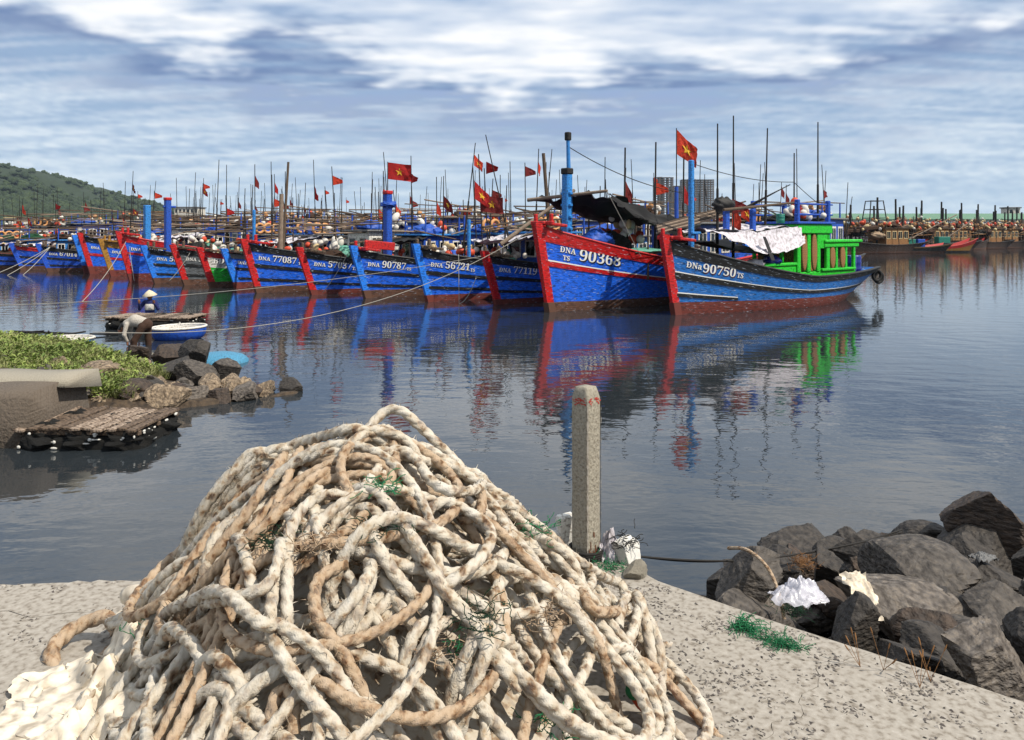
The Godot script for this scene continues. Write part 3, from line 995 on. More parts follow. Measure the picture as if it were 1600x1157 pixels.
func build_front_row() -> void:
	var G := "numbered fishing boats moored bow-on in a row"
	var std := [[0.53, 0.60, 0.0, 1.0, M.black], [0.25, 0.30, 0.0, 0.30, M.black]]
	var redw := [[0.50, 0.56, 0.0, 1.0, M.red]]
	# x, z of the stem, heading, half beam, bow height, paint, writing, fittings
	var row := [
		{"x": -35.5, "z": -58.0, "a": 40.0, "B": 1.5, "hb": 1.75, "o": {"body": M.blue_deep, "stem": M.blue_deep, "rail": M.red, "cap": M.g_red}, "l": "deep blue boat with red rail at the far end of the moored row"},
		{"x": -31.8, "z": -55.0, "a": 42.0, "B": 1.4, "hb": 1.75, "o": {"body": M.blue_deep, "stem": M.blue_deep, "wales": std}, "n": "67014", "l": "dark blue boat numbered 67014 with thin mooring lines over its side"},
		{"x": -29.0, "z": -54.4, "a": 47.0, "B": 1.3, "hb": 2.35, "o": {"body": M.blue_light, "stem": M.blue_light, "rail": M.ochre, "cap": M.ochre, "boot": M.boot, "boot_h": 0.5}, "l": "blue boat with ochre rail squeezed beside the red-stemmed boat"},
		{"x": -27.9, "z": -53.0, "a": 48.0, "B": 1.3, "hb": 2.5, "o": {"body": M.blue, "stem": M.red, "wales": redw, "boot": M.boot, "boot_h": 0.5}, "n": "91", "l": "blue boat with red stem and red stripe next to the ochre-stemmed boat"},
		{"x": -25.0, "z": -50.0, "a": 48.0, "B": 1.35, "hb": 2.15, "o": {"body": M.blue, "stem": M.ochre, "rail": M.ochre, "cap": M.ochre, "wales": redw, "bow_timber": M.ochre, "boot": M.boot, "boot_h": 0.4}, "n": "90", "l": "blue boat with ochre stem and ochre rail"},
		{"x": -21.4, "z": -44.9, "a": 48.0, "B": 1.45, "hb": 2.6, "o": {"body": M.blue, "stem": M.red, "rail": M.red, "cap": M.g_red, "wales": [[0.60, 0.64, 0.0, 1.0, M.red]], "boot": M.boot, "boot_h": 0.45, "bow_timber": M.g_red}, "n": "94821", "p": {"h": 4.3, "m": M.g_sky, "r": 0.16}, "l": "blue boat with tall red stem and red rail under a black awning"},
		{"x": -19.2, "z": -43.2, "a": 48.0, "B": 1.4, "hb": 1.85, "o": {"body": M.blue_light, "stem": M.blue_light, "rail": M.black, "wales": std}, "n": "5096", "p": {"h": 4.5, "m": M.g_blue, "r": 0.15, "cap": true, "x": 0.6}, "l": "light-stemmed blue boat numbered 5096"},
		{"x": -17.0, "z": -41.7, "a": 48.0, "B": 1.35, "hb": 1.9, "o": {"body": M.grey_hull, "stem": M.red, "rail": M.black, "wales": std}, "n": "3130", "l": "grey hulled fishing boat with red stem"},
		{"x": -14.9, "z": -39.8, "a": 52.0, "B": 1.2, "hb": 1.8, "o": {"body": M.green_hull, "upper": M.white_hull, "stem": M.red, "rail": M.red, "cap": M.g_red, "wales": []}, "n": "BĐ1", "l": "green hulled boat with white topsides and red stem"},
		{"x": -13.6, "z": -39.6, "a": 48.0, "B": 1.25, "hb": 1.75, "o": {"body": M.blue, "stem": M.blue_light, "rail": M.g_grey, "wales": std, "boot": M.boot}, "n": "7", "p": {"h": 3.9, "m": M.g_sky, "r": 0.07}, "l": "plain blue boat between the green hull and the one numbered 77087"},
		{"x": -11.6, "z": -36.5, "a": 47.0, "B": 1.45, "hb": 2.25, "o": {"body": M.blue, "stem": M.red, "wales": std, "boot_h": 0.3, "bow_timber": M.g_red}, "n": "77087", "s": " TS", "l": "blue boat numbered 77087 with two bare timber posts"},
		{"x": -8.8, "z": -35.4, "a": 47.0, "B": 1.4, "hb": 1.9, "o": {"body": M.blue, "stem": M.red, "wales": std, "boot_h": 0.22, "boot": M.boot}, "n": "57037", "s": "TS", "l": "blue boat numbered 57037 with red stem"},
		{"x": -6.1, "z": -33.6, "a": 47.0, "B": 1.45, "hb": 2.0, "o": {"body": M.blue, "stem": M.blue_light, "wales": std, "boot_h": 0.34, "bow_timber": M.g_red}, "n": "90787", "s": "TS", "p": {"h": 4.4, "m": M.g_blue, "r": 0.15, "cap": true, "flag": 0, "fs": 1.0, "x": 1.1}, "l": "blue boat numbered 90787 with thick blue post and star flag"},
		{"x": -3.3, "z": -31.8, "a": 47.0, "B": 1.45, "hb": 2.1, "o": {"body": M.blue, "stem": M.blue_light, "wales": std, "boot_h": 0.28, "boot": M.boot}, "n": "56721", "s": "TS", "p": {"h": 3.3, "m": M.g_sky, "r": 0.07, "x": 2.2}, "l": "blue boat numbered 56721 with a light blue stem"},
		{"x": -0.56, "z": -30.7, "a": 47.0, "B": 1.4, "hb": 1.85, "o": {"body": M.blue, "stem": M.red, "wales": std, "boot_h": 0.2, "boot": M.boot}, "n": "77119", "l": "blue boat numbered 77119 with red stem and a long slanting spar"},
	]
	var i := 0
	for c in row:
		var hm: float = c.hb * 0.60
		var H := new_hull(rngf(i, 10.0, 11.5), c.B, c.hb, hm, c.hb * 0.72)
		var root := thing("fishing_boat", c.l, "boat", Vector3(c.x, 0, c.z), deg_to_rad(c.a), G)
		make_hull(root, H, c.o)
		if c.has("n"):
			var sz := 0.29
			var x0 := -0.08
			if String(c.n).is_valid_int():
				x0 += hull_text(root, H, "ĐNA", x0, 0.675, 0.165) + 0.09
			x0 += hull_text(root, H, c.n, x0, 0.645, sz) + 0.05
			if c.has("s"): hull_text(root, H, c.s, x0, 0.655, 0.13)
		var d := {"poles": 5, "flag_rate": 0.32}
		if c.has("p"): d.post = c.p
		dress(root, H, 300 + i * 17, d)
		if c.get("n", "") == "77087":
			pole("timber_post", Vector3(1.0, 0.6, 0.2), Vector3(1.15, 4.55, 0.1), 0.13, M.wood_pale, root)
			pole("timber_post", Vector3(1.25, 0.6, -0.1), Vector3(1.75, 6.1, -0.3), 0.075, M.wood, root)
		if c.get("n", "") == "77119":
			pole("slanting_spar", Vector3(0.6, 2.3, -0.4), Vector3(3.6, 4.5, 0.9), 0.09, M.wood_pale, root)
			pole("timber_post", Vector3(3.0, 0.6, 0.3), Vector3(2.7, 6.0, 0.0), 0.09, M.wood, root)
		if c.get("n", "") == "90787":
			part_box("bulwark_board", Vector3(1.3, 0.34, 0.07), Vector3(0.35, 2.22, 0.42), M.g_red, root, 0.02, Vector3(0, -0.42, -0.1))
			blob(root, "canvas_roll", Vector3(1.15, 3.95, 0), Vector3(0.34, 0.14, 0.3), M.tarp_blue)
		if c.get("n", "") == "56721":
			for k in 3:
				pole("flag_pole", Vector3(3.6 + 0.35 * k, 1.2, -0.9), Vector3(3.3 + 0.35 * k, 5.6 + 0.6 * (k % 2), -0.9), 0.03, M.dark_pole, root)
				flag(root, Vector3(3.4 + 0.35 * k, [5.0, 4.4, 5.9][k], -0.88), [1, 0, 3][k], [M.flag_red, M.flag_dark, M.flag_red][k], -0.5 - 0.4 * k, [1.1, 1.0, 0.9][k])
		i += 1
	boat_90368(G)
	boat_90750(G)

func rngf(k: int, a: float, b: float) -> float:
	rng.seed = 9000 + k
	return rng.randf_range(a, b)

func boat_90368(G: String) -> void:
	var H := new_hull(12.5, 1.75, 3.0, 1.55, 1.8, 0.6)
	var root := thing("fishing_boat", "big blue boat numbered 90368 with red rail and dark canopy", "boat", Vector3(1.27, 0, -27.8), deg_to_rad(46.0), G)
	make_hull(root, H, {"body": M.blue, "stem": M.red, "rail": M.red, "cap": M.g_red, "rail_from": 0.84, "boot_h": 0.34, "stem_w": 0.12, "bow_timber": M.g_red, "stem_up": 0.1, "pinstripe": true, "wales": [[0.545, 0.60, 0.0, 1.0, M.red]]})
	hull_text(root, H, "ĐNA", 0.25, 0.725, 0.20)
	hull_text(root, H, "TS", 0.38, 0.63, 0.17)
	hull_text(root, H, "90368", 0.98, 0.635, 0.40, true, null, "registration_number", 1.12)
	bow_emblem(root, H, 1.1, 0.62, 0.30)
	# mast with a lamp, and the spar the canopy hangs from
	part_box("mast", Vector3(0.30, 3.9, 0.30), Vector3(1.0, 2.9, 0), M.g_sky, root, 0.04)
	part_box("mast_cap", Vector3(0.34, 0.22, 0.34), Vector3(1.0, 4.95, 0), M.dark_pole, root, 0.03)
	for k in 4: part_box("mast_cleat", Vector3(0.16, 0.10, 0.46), Vector3(0.98, 2.9 + k * 0.42, 0), M.g_sky, root, 0.02)
	pole("topmast", Vector3(1.12, 4.2, 0), Vector3(1.05, 6.05, 0), 0.085, M.g_sky, root)
	part_box("mast_lamp", Vector3(0.20, 0.30, 0.20), Vector3(1.05, 6.2, 0), M.dark_pole, root, 0.03)
	pole("spar", Vector3(0.55, 3.95, -1.5), Vector3(1.5, 4.22, 1.4), 0.07, M.wood_pale, root)
	put("canopy", cloth_mesh(Vector3(0.7, 3.92, -1.45), Vector3(7.2, 3.35, -1.5), Vector3(7.4, 3.25, 1.5), Vector3(1.5, 4.15, 1.35), 0.45, 0.30, 71, 22), M.tarp_black, root)
	put("canopy_edge", cloth_mesh(Vector3(1.5, 4.15, 1.36), Vector3(7.4, 3.25, 1.51), Vector3(7.4, 2.85, 1.62), Vector3(2.4, 3.55, 1.5), 0.45, 0.14, 72, 14), M.tarp_black, root)
	for x in [4.0, 7.2]:
		for s in [-1.4, 1.4]: pole("canopy_pole", Vector3(x, 1.0, s), Vector3(x, 3.3, s), 0.04, M.wood, root)
	pole("stay", Vector3(1.5, 4.2, 1.4), Vector3(3.4, 1.9, 1.5), 0.012, M.line, root)
	# gear
	blob(root, "tarpaulin_roll", Vector3(2.1, 2.55, 0.5), Vector3(0.65, 0.30, 0.4), M.tarp_blue, 0.2)
	blob(root, "tarpaulin_roll", Vector3(2.9, 2.4, 0.2), Vector3(0.6, 0.28, 0.4), M.tarp_blue, 0.4)
	blob(root, "foam_sheet", Vector3(4.3, 2.05, 0.9), Vector3(1.2, 0.14, 0.6), M.tarp_green, 0.1)
	blob(root, "net_heap", Vector3(3.9, 2.2, -0.2), Vector3(0.9, 0.6, 0.8), M.net_dark, 0.4)
	rng.seed = 88
	floats(root, Vector3(4.4, 2.5, 0.0), Vector3(1.0, 0.8, 0.8), 26, [M.float_white, M.float_white, M.g_cream, M.float_orange], 0.15)
	floats(root, Vector3(7.2, 2.1, 0.6), Vector3(0.8, 0.8, 0.6), 16, [M.float_white, M.g_cream], 0.15)
	for k in 5: pole("bamboo_pole", Vector3(6.0 + k * 0.1, 1.7, 0.9 - k * 0.1), Vector3(7.6 + k * 0.13, 3.0, 0.4 - k * 0.1), 0.035, M.wood_pale, root)
	cabin(root, Vector3(9.3, 1.1, 0), Vector3(2.8, 2.0, 2.2), M.g_blue, M.g_grey, M.g_white, 3)
	pole("flag_post", Vector3(8.44, 1.0, -0.19), Vector3(8.44, 4.7, -0.19), 0.11, M.g_blue, root)
	pole("flag_pole", Vector3(8.44, 4.6, -0.19), Vector3(8.44, 7.2, -0.19), 0.025, M.dark_pole, root)
	flag(root, Vector3(8.44, 7.15, -0.19), 1, M.flag_orange, -0.75, 1.5)
	for k in 3:
		var x := 5.5 + 2.2 * k
		pole("upright_pole", Vector3(x, 1.2, -0.8), Vector3(x + 0.1, 6.2 + 0.4 * (k % 2), -0.8), 0.045, M.dark_pole, root)
		flag(root, Vector3(x + 0.1, 4.9, -0.8), 2 + k % 2, [M.flag_dark, M.flag_orange, M.flag_red][k], -0.6, 0.9)

func boat_90750(G: String) -> void:
	var H := new_hull(10.6, 1.7, 2.5, 1.12, 1.30, 0.55)
	H.over = 1.3
	var root := thing("fishing_boat", "blue boat numbered 90750 with bright green deckhouse and white awning", "boat", Vector3(5.49, 0, -26.9), deg_to_rad(39.5), G)
	make_hull(root, H, {"body": M.blue_steel, "stem": M.red, "rail": M.black, "rail_from": 0.83, "boot": M.boot, "boot_h": 0.42, "stem_w": 0.10, "bow_timber": M.g_red, "stem_up": 0.2, "pinstripe": true, "wales": [[0.50, 0.585, 0.0, 1.0, M.black], [0.25, 0.29, 0.0, 0.22, M.black]]})
	hull_text(root, H, "ĐNa", 0.22, 0.665, 0.20)
	var w := hull_text(root, H, "90750", 0.80, 0.62, 0.30, true, M.letter_red, "registration_number", 1.08)
	hull_text(root, H, "TS", 0.86 + w, 0.645, 0.17, true, M.letter_red)
	bow_emblem(root, H, 0.9, 0.60, 0.26)
	# blue mast and the rigging line to the poles
	part_box("mast", Vector3(0.17, 4.2, 0.17), Vector3(0.86, 3.15, 0), M.g_sky, root, 0.03)
	part_box("mast_arm", Vector3(0.5, 0.09, 0.09), Vector3(1.0, 2.75, 0.1), M.g_sky, root, 0.02)
	# green house: tall wheelhouse, lower galley aft, coaming forward
	var g: Material = M.g_green
	var dz := 0.95
	part_box("coaming", Vector3(3.4, 0.95, 1.9), Vector3(4.3, 1.05, 0), g, root, 0.03)
	part_box("coaming_cap", Vector3(3.5, 0.12, 2.0), Vector3(4.3, 1.585, 0), g, root, 0.03)
	part_box("wheelhouse_base", Vector3(4.3, 0.62, 1.95), Vector3(8.15, 0.95, 0), g, root, 0.03)
	part_box("galley_bench", Vector3(2.6, 0.10, 2.1), Vector3(8.9, 1.31, 0), g, root, 0.02)
	# wheelhouse posts and panels, open between them, with a dark inside
	part_box("wheelhouse_inside", Vector3(1.9, 1.75, 1.5), Vector3(7.05, 2.13, -0.1), M.g_tan, root, 0.02)
	part_box("galley_inside", Vector3(1.9, 0.85, 1.5), Vector3(9.1, 1.78, -0.1), M.deck, root, 0.02)
	for x in [6.0, 6.7, 7.4, 8.1]:
		part_box("house_post", Vector3(0.24, 1.7, 0.12), Vector3(x, 2.11, dz), g, root, 0.02)
	for x in [8.75, 9.5, 10.15]:
		part_box("house_post", Vector3(0.15, 1.0, 0.12), Vector3(x, 1.76, dz), g, root, 0.02)
	for s in [-0.9, -0.3, 0.3, 0.9]:
		part_box("house_post", Vector3(0.12, 1.7, 0.14), Vector3(5.95, 2.11, s), g, root, 0.02)
	part_box("wheelhouse_fascia", Vector3(2.5, 0.36, 2.15), Vector3(7.05, 2.90, 0), g, root, 0.03)
	part_box("galley_roof", Vector3(2.9, 0.12, 2.2), Vector3(9.2, 2.42, 0), g, root, 0.03)
	part_box("galley_fascia", Vector3(2.7, 0.16, 2.1), Vector3(9.1, 2.26, 0), g, root, 0.03)
	part_box("side_panel", Vector3(0.75, 0.62, 0.06), Vector3(7.85, 2.45, dz + 0.03), g, root, 0.02)
	part_box("roof", Vector3(2.7, 0.09, 2.3), Vector3(7.05, 3.13, 0), M.g_blue, root, 0.02)
	# oval shutters of bare wood
	var ov := MB.new(true)
	ov.lathe(PackedVector2Array([Vector2(0, 0.03), Vector2(0.8, 0.03), Vector2(0.97, 0.02), Vector2(1, 0), Vector2(1, -0.03)]), 20)
	var ovm := ov.done()
	for p in [[6.36, 2.02, 0.72], [7.06, 2.02, 0.72], [8.42, 1.78, 0.46], [9.2, 1.78, 0.46]]:
		put("oval_shutter", ovm, M.g_tan, root, Transform3D(Basis(Vector3(0.20, 0, 0), Vector3(0, 0, 1), Vector3(0, -p[2], 0)), Vector3(p[0], p[1], dz + 0.05)))
	# blue railing on the roof
	for x in [5.95, 8.15]:
		for s in [-0.95, 0.95]:
			part_box("roof_post", Vector3(0.16, 0.85, 0.16), Vector3(x, 3.58, s), M.g_blue, root, 0.02)
	for y in [3.45, 3.85]:
		for s in [-0.95, 0.95]: pole("roof_rail", Vector3(5.8, y, s), Vector3(8.5, y, s), 0.04, M.g_blue, root)
	pole("roof_spar", Vector3(2.0, 3.55, 0.5), Vector3(6.1, 3.9, 0.9), 0.055, M.wood, root)
	for x in [2.3, 3.9]: part_box("spar_post", Vector3(0.22, 1.0, 0.16), Vector3(x, 3.1, 0.4), M.g_blue, root, 0.02)
	rng.seed = 61
	floats(root, Vector3(7.2, 3.32, 0.2), Vector3(0.7, 0.6, 0.7), 14, [M.float_white, M.float_orange, M.float_white], 0.15)
	blob(root, "net_heap", Vector3(7.0, 3.25, -0.2), Vector3(0.8, 0.22, 0.7), M.net_dark)
	# white awning, low on the near side
	put("awning", cloth_mesh(Vector3(1.3, 2.85, -1.3), Vector3(6.0, 3.15, -1.1), Vector3(6.0, 3.05, 1.05), Vector3(1.2, 2.85, 0.6), 0.18, 0.16, 91, 20), M.tarp_white, root)
	put("awning_flap", cloth_mesh(Vector3(1.2, 2.84, 0.62), Vector3(6.0, 3.04, 1.06), Vector3(5.9, 2.35, 1.30), Vector3(3.1, 2.05, 1.35), 0.32, 0.10, 92, 20), M.tarp_white, root)
	put("awning_strip", cloth_mesh(Vector3(3.3, 2.62, 1.20), Vector3(3.5, 2.62, 1.20), Vector3(3.75, 1.78, 1.42), Vector3(3.5, 1.78, 1.42), 0.0, 0.02, 93, 6), M.tarp_black, root)
	put("dark_awning", cloth_mesh(Vector3(1.2, 2.5, -1.5), Vector3(5.0, 2.5, -1.5), Vector3(4.2, 1.9, 1.0), Vector3(1.1, 2.45, 0.7), 0.12, 0.10, 94, 10), M.tarp_black, root)
	for k in 6: pole("bamboo_pole", Vector3(-0.3 + k * 0.1, 2.75 + k * 0.05, -0.5 - k * 0.1), Vector3(4.6 + k * 0.3, 3.5 + k * 0.1, -0.9 - 0.1 * k), 0.04, [M.wood_pale, M.bamboo][k % 2], root)
	for k in 4: pole("bamboo_pole", Vector3(4.3, 3.4 + 0.05 * k, -0.6), Vector3(6.6 + 0.25 * k, 4.3 + 0.12 * k, -0.5 + 0.1 * k), 0.028, M.dark_pole, root)
	# tall poles
	var tops := [[2.74, 6.7, -0.3], [3.56, 7.05, -0.2], [5.37, 6.75, -0.1], [7.3, 5.9, 0.0], [8.9, 7.25, 0.1]]
	for p in tops:
		var lean := 0.25 if p[0] == 5.37 else 0.02
		pole("upright_pole", Vector3(p[0], 0.9, p[2]), Vector3(p[0] + lean * 0.6, p[1] * 0.65, p[2]), 0.06, M.dark_pole, root)
		pole("upright_pole", Vector3(p[0] + lean * 0.55, p[1] * 0.6, p[2]), Vector3(p[0] + lean, p[1], p[2]), 0.032, M.dark_pole, root)
	var ln := MB.new(true)
	for seg in [[Vector3(0.86, 5.15, 0), Vector3(7.3, 4.75, 0.0), 0.18], [Vector3(7.3, 4.75, 0), Vector3(8.9, 3.95, 0.1), 0.02], [Vector3(5.4, 3.8, -0.1), Vector3(8.9, 3.95, 0.1), 0.05]]:
		var path := PackedVector3Array()
		for i in 13:
			var p: Vector3 = seg[0].lerp(seg[1], i / 12.0)
			path.append(p - Vector3(0, seg[2] * 4.0 * (i / 12.0) * (1.0 - i / 12.0), 0))
		ln.tube(path, 0.014, 0.014, 5)
	put("rigging_line", ln.done(), M.line_dark, root)
	# flags in bundles on the poles
	for f in [[3.5, 3.9, -0.2, 2, M.flag_orange, 1.0], [3.5, 4.0, -0.2, 3, M.flag_dark, 0.9], [3.9, 3.9, -0.1, 1, M.flag_orange, 0.8], [7.0, 3.9, 0.3, 3, M.flag_orange, 0.6]]:
		flag(root, Vector3(f[0], f[1], f[2]), f[3], f[4], -0.7, f[5])
	blob(root, "canvas_bundle", Vector3(3.0, 3.75, -0.2), Vector3(0.5, 0.3, 0.3), M.tarp_black)
	# aft: drums, tyres
	barrel(root, Vector3(10.55, 0.95, 0.55), 0.30, 0.85, M.barrel)
	barrel(root, Vector3(11.25, 0.95, 0.40), 0.30, 0.85, M.barrel)
	barrel(root, Vector3(10.9, 0.95, -0.4), 0.30, 0.85, M.barrel)
	ring(root, "tyre_fender", Vector3(12.0, 0.95, 1.02), 0.22, M.rubber, Vector3(0, -0.3, 0))
	ring(root, "tyre_fender", Vector3(12.25, 0.85, 0.98), 0.22, M.rubber, Vector3(0, -0.3, 0))
	blob(root, "net_heap", Vector3(4.6, 1.7, 0.75), Vector3(0.35, 0.22, 0.3), M.barrel)
	blob(root, "sack", Vector3(3.5, 1.62, 0.8), Vector3(0.3, 0.2, 0.3), M.tarp_white)
	barrel(root, Vector3(4.9, 3.1, 0.9), 0.16, 0.35, M.g_teal, "bucket")

# the boats moored behind the numbered row: five kinds, repeated
func build_back_rows() -> void:
	var kinds := []
	var G := "boats moored behind the numbered row"
	var defs := [
		["weathered blue boat heaped with floats, moored behind the numbered row", M.blue_deep, M.black],
		["light blue boat with bamboo poles, moored behind the numbered row", M.blue_light, M.red],
		["dark brown boat with nets and flags, moored behind the numbered row", M.brown_hull, M.ochre],
		["deep blue boat with orange flags, moored behind the numbered row", M.blue, M.black],
	]
	var spots := []
	# a second and a third rank, from beyond the left edge of the view to the big boats on the right
	for k in 15: spots.append([-30.0 + k * 3.0 + rngf(400 + k, -0.6, 0.6), -(64.0 - k * 1.75) + rngf(430 + k, -1.2, 1.2)])
	for k in 17: spots.append([-40.0 + k * 4.3 + rngf(460 + k, -1, 1), -(86.0 - k * 1.2) + rngf(490 + k, -3, 3)])
	for k in 6: spots.append([-52.0 + k * 4.0, -(70.0 - k * 1.0)])
	spots = spots.filter(func(s): return s[0] < 13.0)
	for k in spots.size():
		var d: int = k % 4
		var root: Node3D
		if kinds.size() <= d:
			root = thing("moored_boat", defs[d][0], "boat", Vector3.ZERO, 0, G)
			var H := new_hull(11.0, 1.5, 2.1, 1.25, 1.5)
			make_hull(root, H, {"body": defs[d][1], "rail": defs[d][2], "stem": M.red if d % 2 else M.blue_light})
			dress(root, H, 700 + d * 31, {"poles": 6, "rings": 0.0 if d != 1 else 1.0, "flag_rate": 0.34, "cabin_h": 2.0 + 0.25 * d, "awning": d % 2 == 0})
			kinds.append(root)
		else:
			root = kinds[d].duplicate()
			root.name = numbered("moored_boat")
			add_child(root)
		root.position = Vector3(spots[k][0], 0, spots[k][1])
		root.rotation.y = deg_to_rad(47.0 + rngf(520 + k, -7, 7))
	# two small blue boats with cabins at the far left
	for k in 4:
		var H := new_hull(8.0, 1.2, 1.35, 0.9, 1.1)
		var root := thing("small_boat", ["small blue boat with white-railed cabin at the outer end of the row", "small dark blue boat with a cyan patch on its bow", "low blue boat lying against the bank end of the row", "low open boat of blue and grey planks"][k], "boat", Vector3(-38.2 - k * 3.4, 0, -58.0 - k * 2.0), deg_to_rad(42.0 + 2 * k))
		make_hull(root, H, {"body": [M.blue_deep, M.blue, M.blue_deep, M.grey_hull][k], "stem": M.blue_deep, "rail": M.red if k == 1 else M.black})
		dress(root, H, 820 + k, {"poles": 2, "cabin_h": 1.5, "wall": M.g_sky})

func build_far_right() -> void:
	# squid boats: racks of poles over dark hulls, in a rank running away to the right
	var G := "brown boats with racks of poles"
	var proto: Node3D = null
	for k in 13:
		var root: Node3D
		if proto == null:
			root = thing("rack_boat", "brown wooden boat under a dense rack of poles and orange floats", "boat", Vector3.ZERO, 0, G)
			var H := new_hull(14.0, 2.2, 1.9, 1.1, 1.5)
			make_hull(root, H, {"body": M.brown_hull, "rail": M.brown_hull, "stem": M.brown_hull, "cap": M.black, "bow_timber": M.g_tan, "wales": []})
			rng.seed = 1234
			cabin(root, Vector3(9.5, 1.0, 0), Vector3(4.0, 2.2, 2.8), M.g_tan, M.wood, M.g_cream, 4)
			for q in 46:
				var x := rng.randf_range(0.5, 14.0); var z := rng.randf_range(-2.0, 2.0)
				var y := rng.randf_range(1.2, 3.6)
				if q % 3 == 0: pole("rack_pole", Vector3(x, y, z), Vector3(x + rng.randf_range(2, 6), y + rng.randf_range(-0.3, 1.6), z + rng.randfn(0, 0.6)), 0.06, [M.bamboo, M.g_tan, M.wood_pale][rng.randi() % 3], root)
				else: pole("rack_pole", Vector3(x, 1.0, z), Vector3(x + rng.randfn(0, 0.7), rng.randf_range(3.4, 5.2), z + rng.randfn(0, 0.3)), 0.05, [M.bamboo, M.wood, M.dark_pole][rng.randi() % 3], root)
			for q in 4: part_box("rack_bundle", Vector3(3.2, 0.5, 1.8), Vector3(2.2 + q * 3.2, 2.9 + 0.3 * (q % 2), 0), M.net_brown, root, 0.1, Vector3(0, 0, rng.randfn(0, 0.05)))
			for q in 5: blob(root, "net_heap", Vector3(1.5 + q * 2.7, 2.3 + rng.randf() * 1.2, rng.randfn(0, 0.6)), Vector3(1.2, 0.5, 1.0), [M.net_brown, M.net_dark, M.rope_tan][q % 3], rng.randf() * 3)
			floats(root, Vector3(7, 3.0, 0.4), Vector3(9, 1.4, 2.6), 60, [M.float_orange, M.g_tan, M.float_white, M.g_cream, M.net_brown], 0.2)
			for q in 3: pole("upright_pole", Vector3(3 + q * 4.5, 1, 0), Vector3(3.1 + q * 4.5, 6.2 + q % 2, 0), 0.16, M.dark_pole, root)
			proto = root
		else:
			root = proto.duplicate()
			root.name = numbered("rack_boat")
			add_child(root)
		root.position = Vector3(40.0 + k * 5.6, 0, -100.0 - k * 5.0)
		root.rotation.y = deg_to_rad(28.0 + rngf(600 + k, -6, 6) + (180.0 if k % 3 == 1 else 0.0))
		if k % 3 == 1: root.position += Vector3(13, 0, -7)
	# lower craft in front of the rank
	var H := new_hull(11.0, 1.5, 1.5, 0.75, 1.3)
	var s1 := thing("cargo_boat", "dark low boat with blue drums and teal boxes in front of the pole racks", "boat", Vector3(45.5, 0, -104.0), deg_to_rad(5.0))
	make_hull(s1, H, {"body": M.black, "rail": M.ochre, "stem": M.black, "bow_timber": null, "wales": []})
	for q in 5: part_box("box", Vector3(1.0, 1.0, 1.0), Vector3(2.5 + q * 1.3, 1.3, 0.3), [M.g_teal, M.g_blue, M.g_sky][q % 3], s1, 0.04)
	pole("slanting_spar", Vector3(3.0, 1.6, 0.6), Vector3(-2.5, 2.4, 0.8), 0.09, M.tarp_lilac, s1)
	pole("slanting_spar", Vector3(5.0, 1.2, 0.5), Vector3(13.0, 5.0, 0.0), 0.09, M.wood_pale, s1)
	var H2 := new_hull(8.5, 1.3, 1.9, 0.8, 1.9, 1.2)
	var s2 := thing("sampan", "curved sampan with red rail and cream side", "boat", Vector3(53.2, 0, -108.0), deg_to_rad(2.0))
	make_hull(s2, H2, {"body": M.ochre, "rail": M.red, "stem": M.ochre, "cap": M.g_red, "rail_from": 0.62, "bow_timber": null, "wales": [], "boot": M.black})
	part_box("box", Vector3(1.6, 1.2, 1.2), Vector3(5.0, 1.5, 0), M.g_teal, s2, 0.04)
	pole("slanting_spar", Vector3(4.0, 1.0, 0.5), Vector3(9.0, 4.2, 0.0), 0.08, M.wood_pale, s2)
	for k in 9:
		var H3 := new_hull(7.5, 1.3, 1.6, 1.0, 1.3)
		var r := thing("small_boat", "little blue boat tied up by the green-roofed hall", "boat", Vector3(103.0 + k * 6.5, 0, -185.0 - (k % 3) * 9.0), deg_to_rad(20.0 + (k * 37) % 50), "little boats by the hall")
		make_hull(r, H3, {"body": [M.blue, M.blue_light, M.blue_deep][k % 3], "stem": M.blue_light, "rail": [M.red, M.black][k % 2], "wales": []})
		part_box("cabin", Vector3(2.2, 1.9, 1.6), Vector3(5.0, 1.9, 0), [M.g_sky, M.g_blue, M.g_white][k % 3], r, 0.03)
		for q in 4: pole("upright_pole", Vector3(1.5 + q * 1.6, 1, 0), Vector3(1.6 + q * 1.6, 3.6 + (q * 7 + k) % 3, 0.2), 0.05, M.bamboo, r)
		blob(r, "net_heap", Vector3(2.5, 1.4, 0), Vector3(1.0, 0.5, 0.8), [M.net_dark, M.tarp_white, M.net_brown][k % 3])

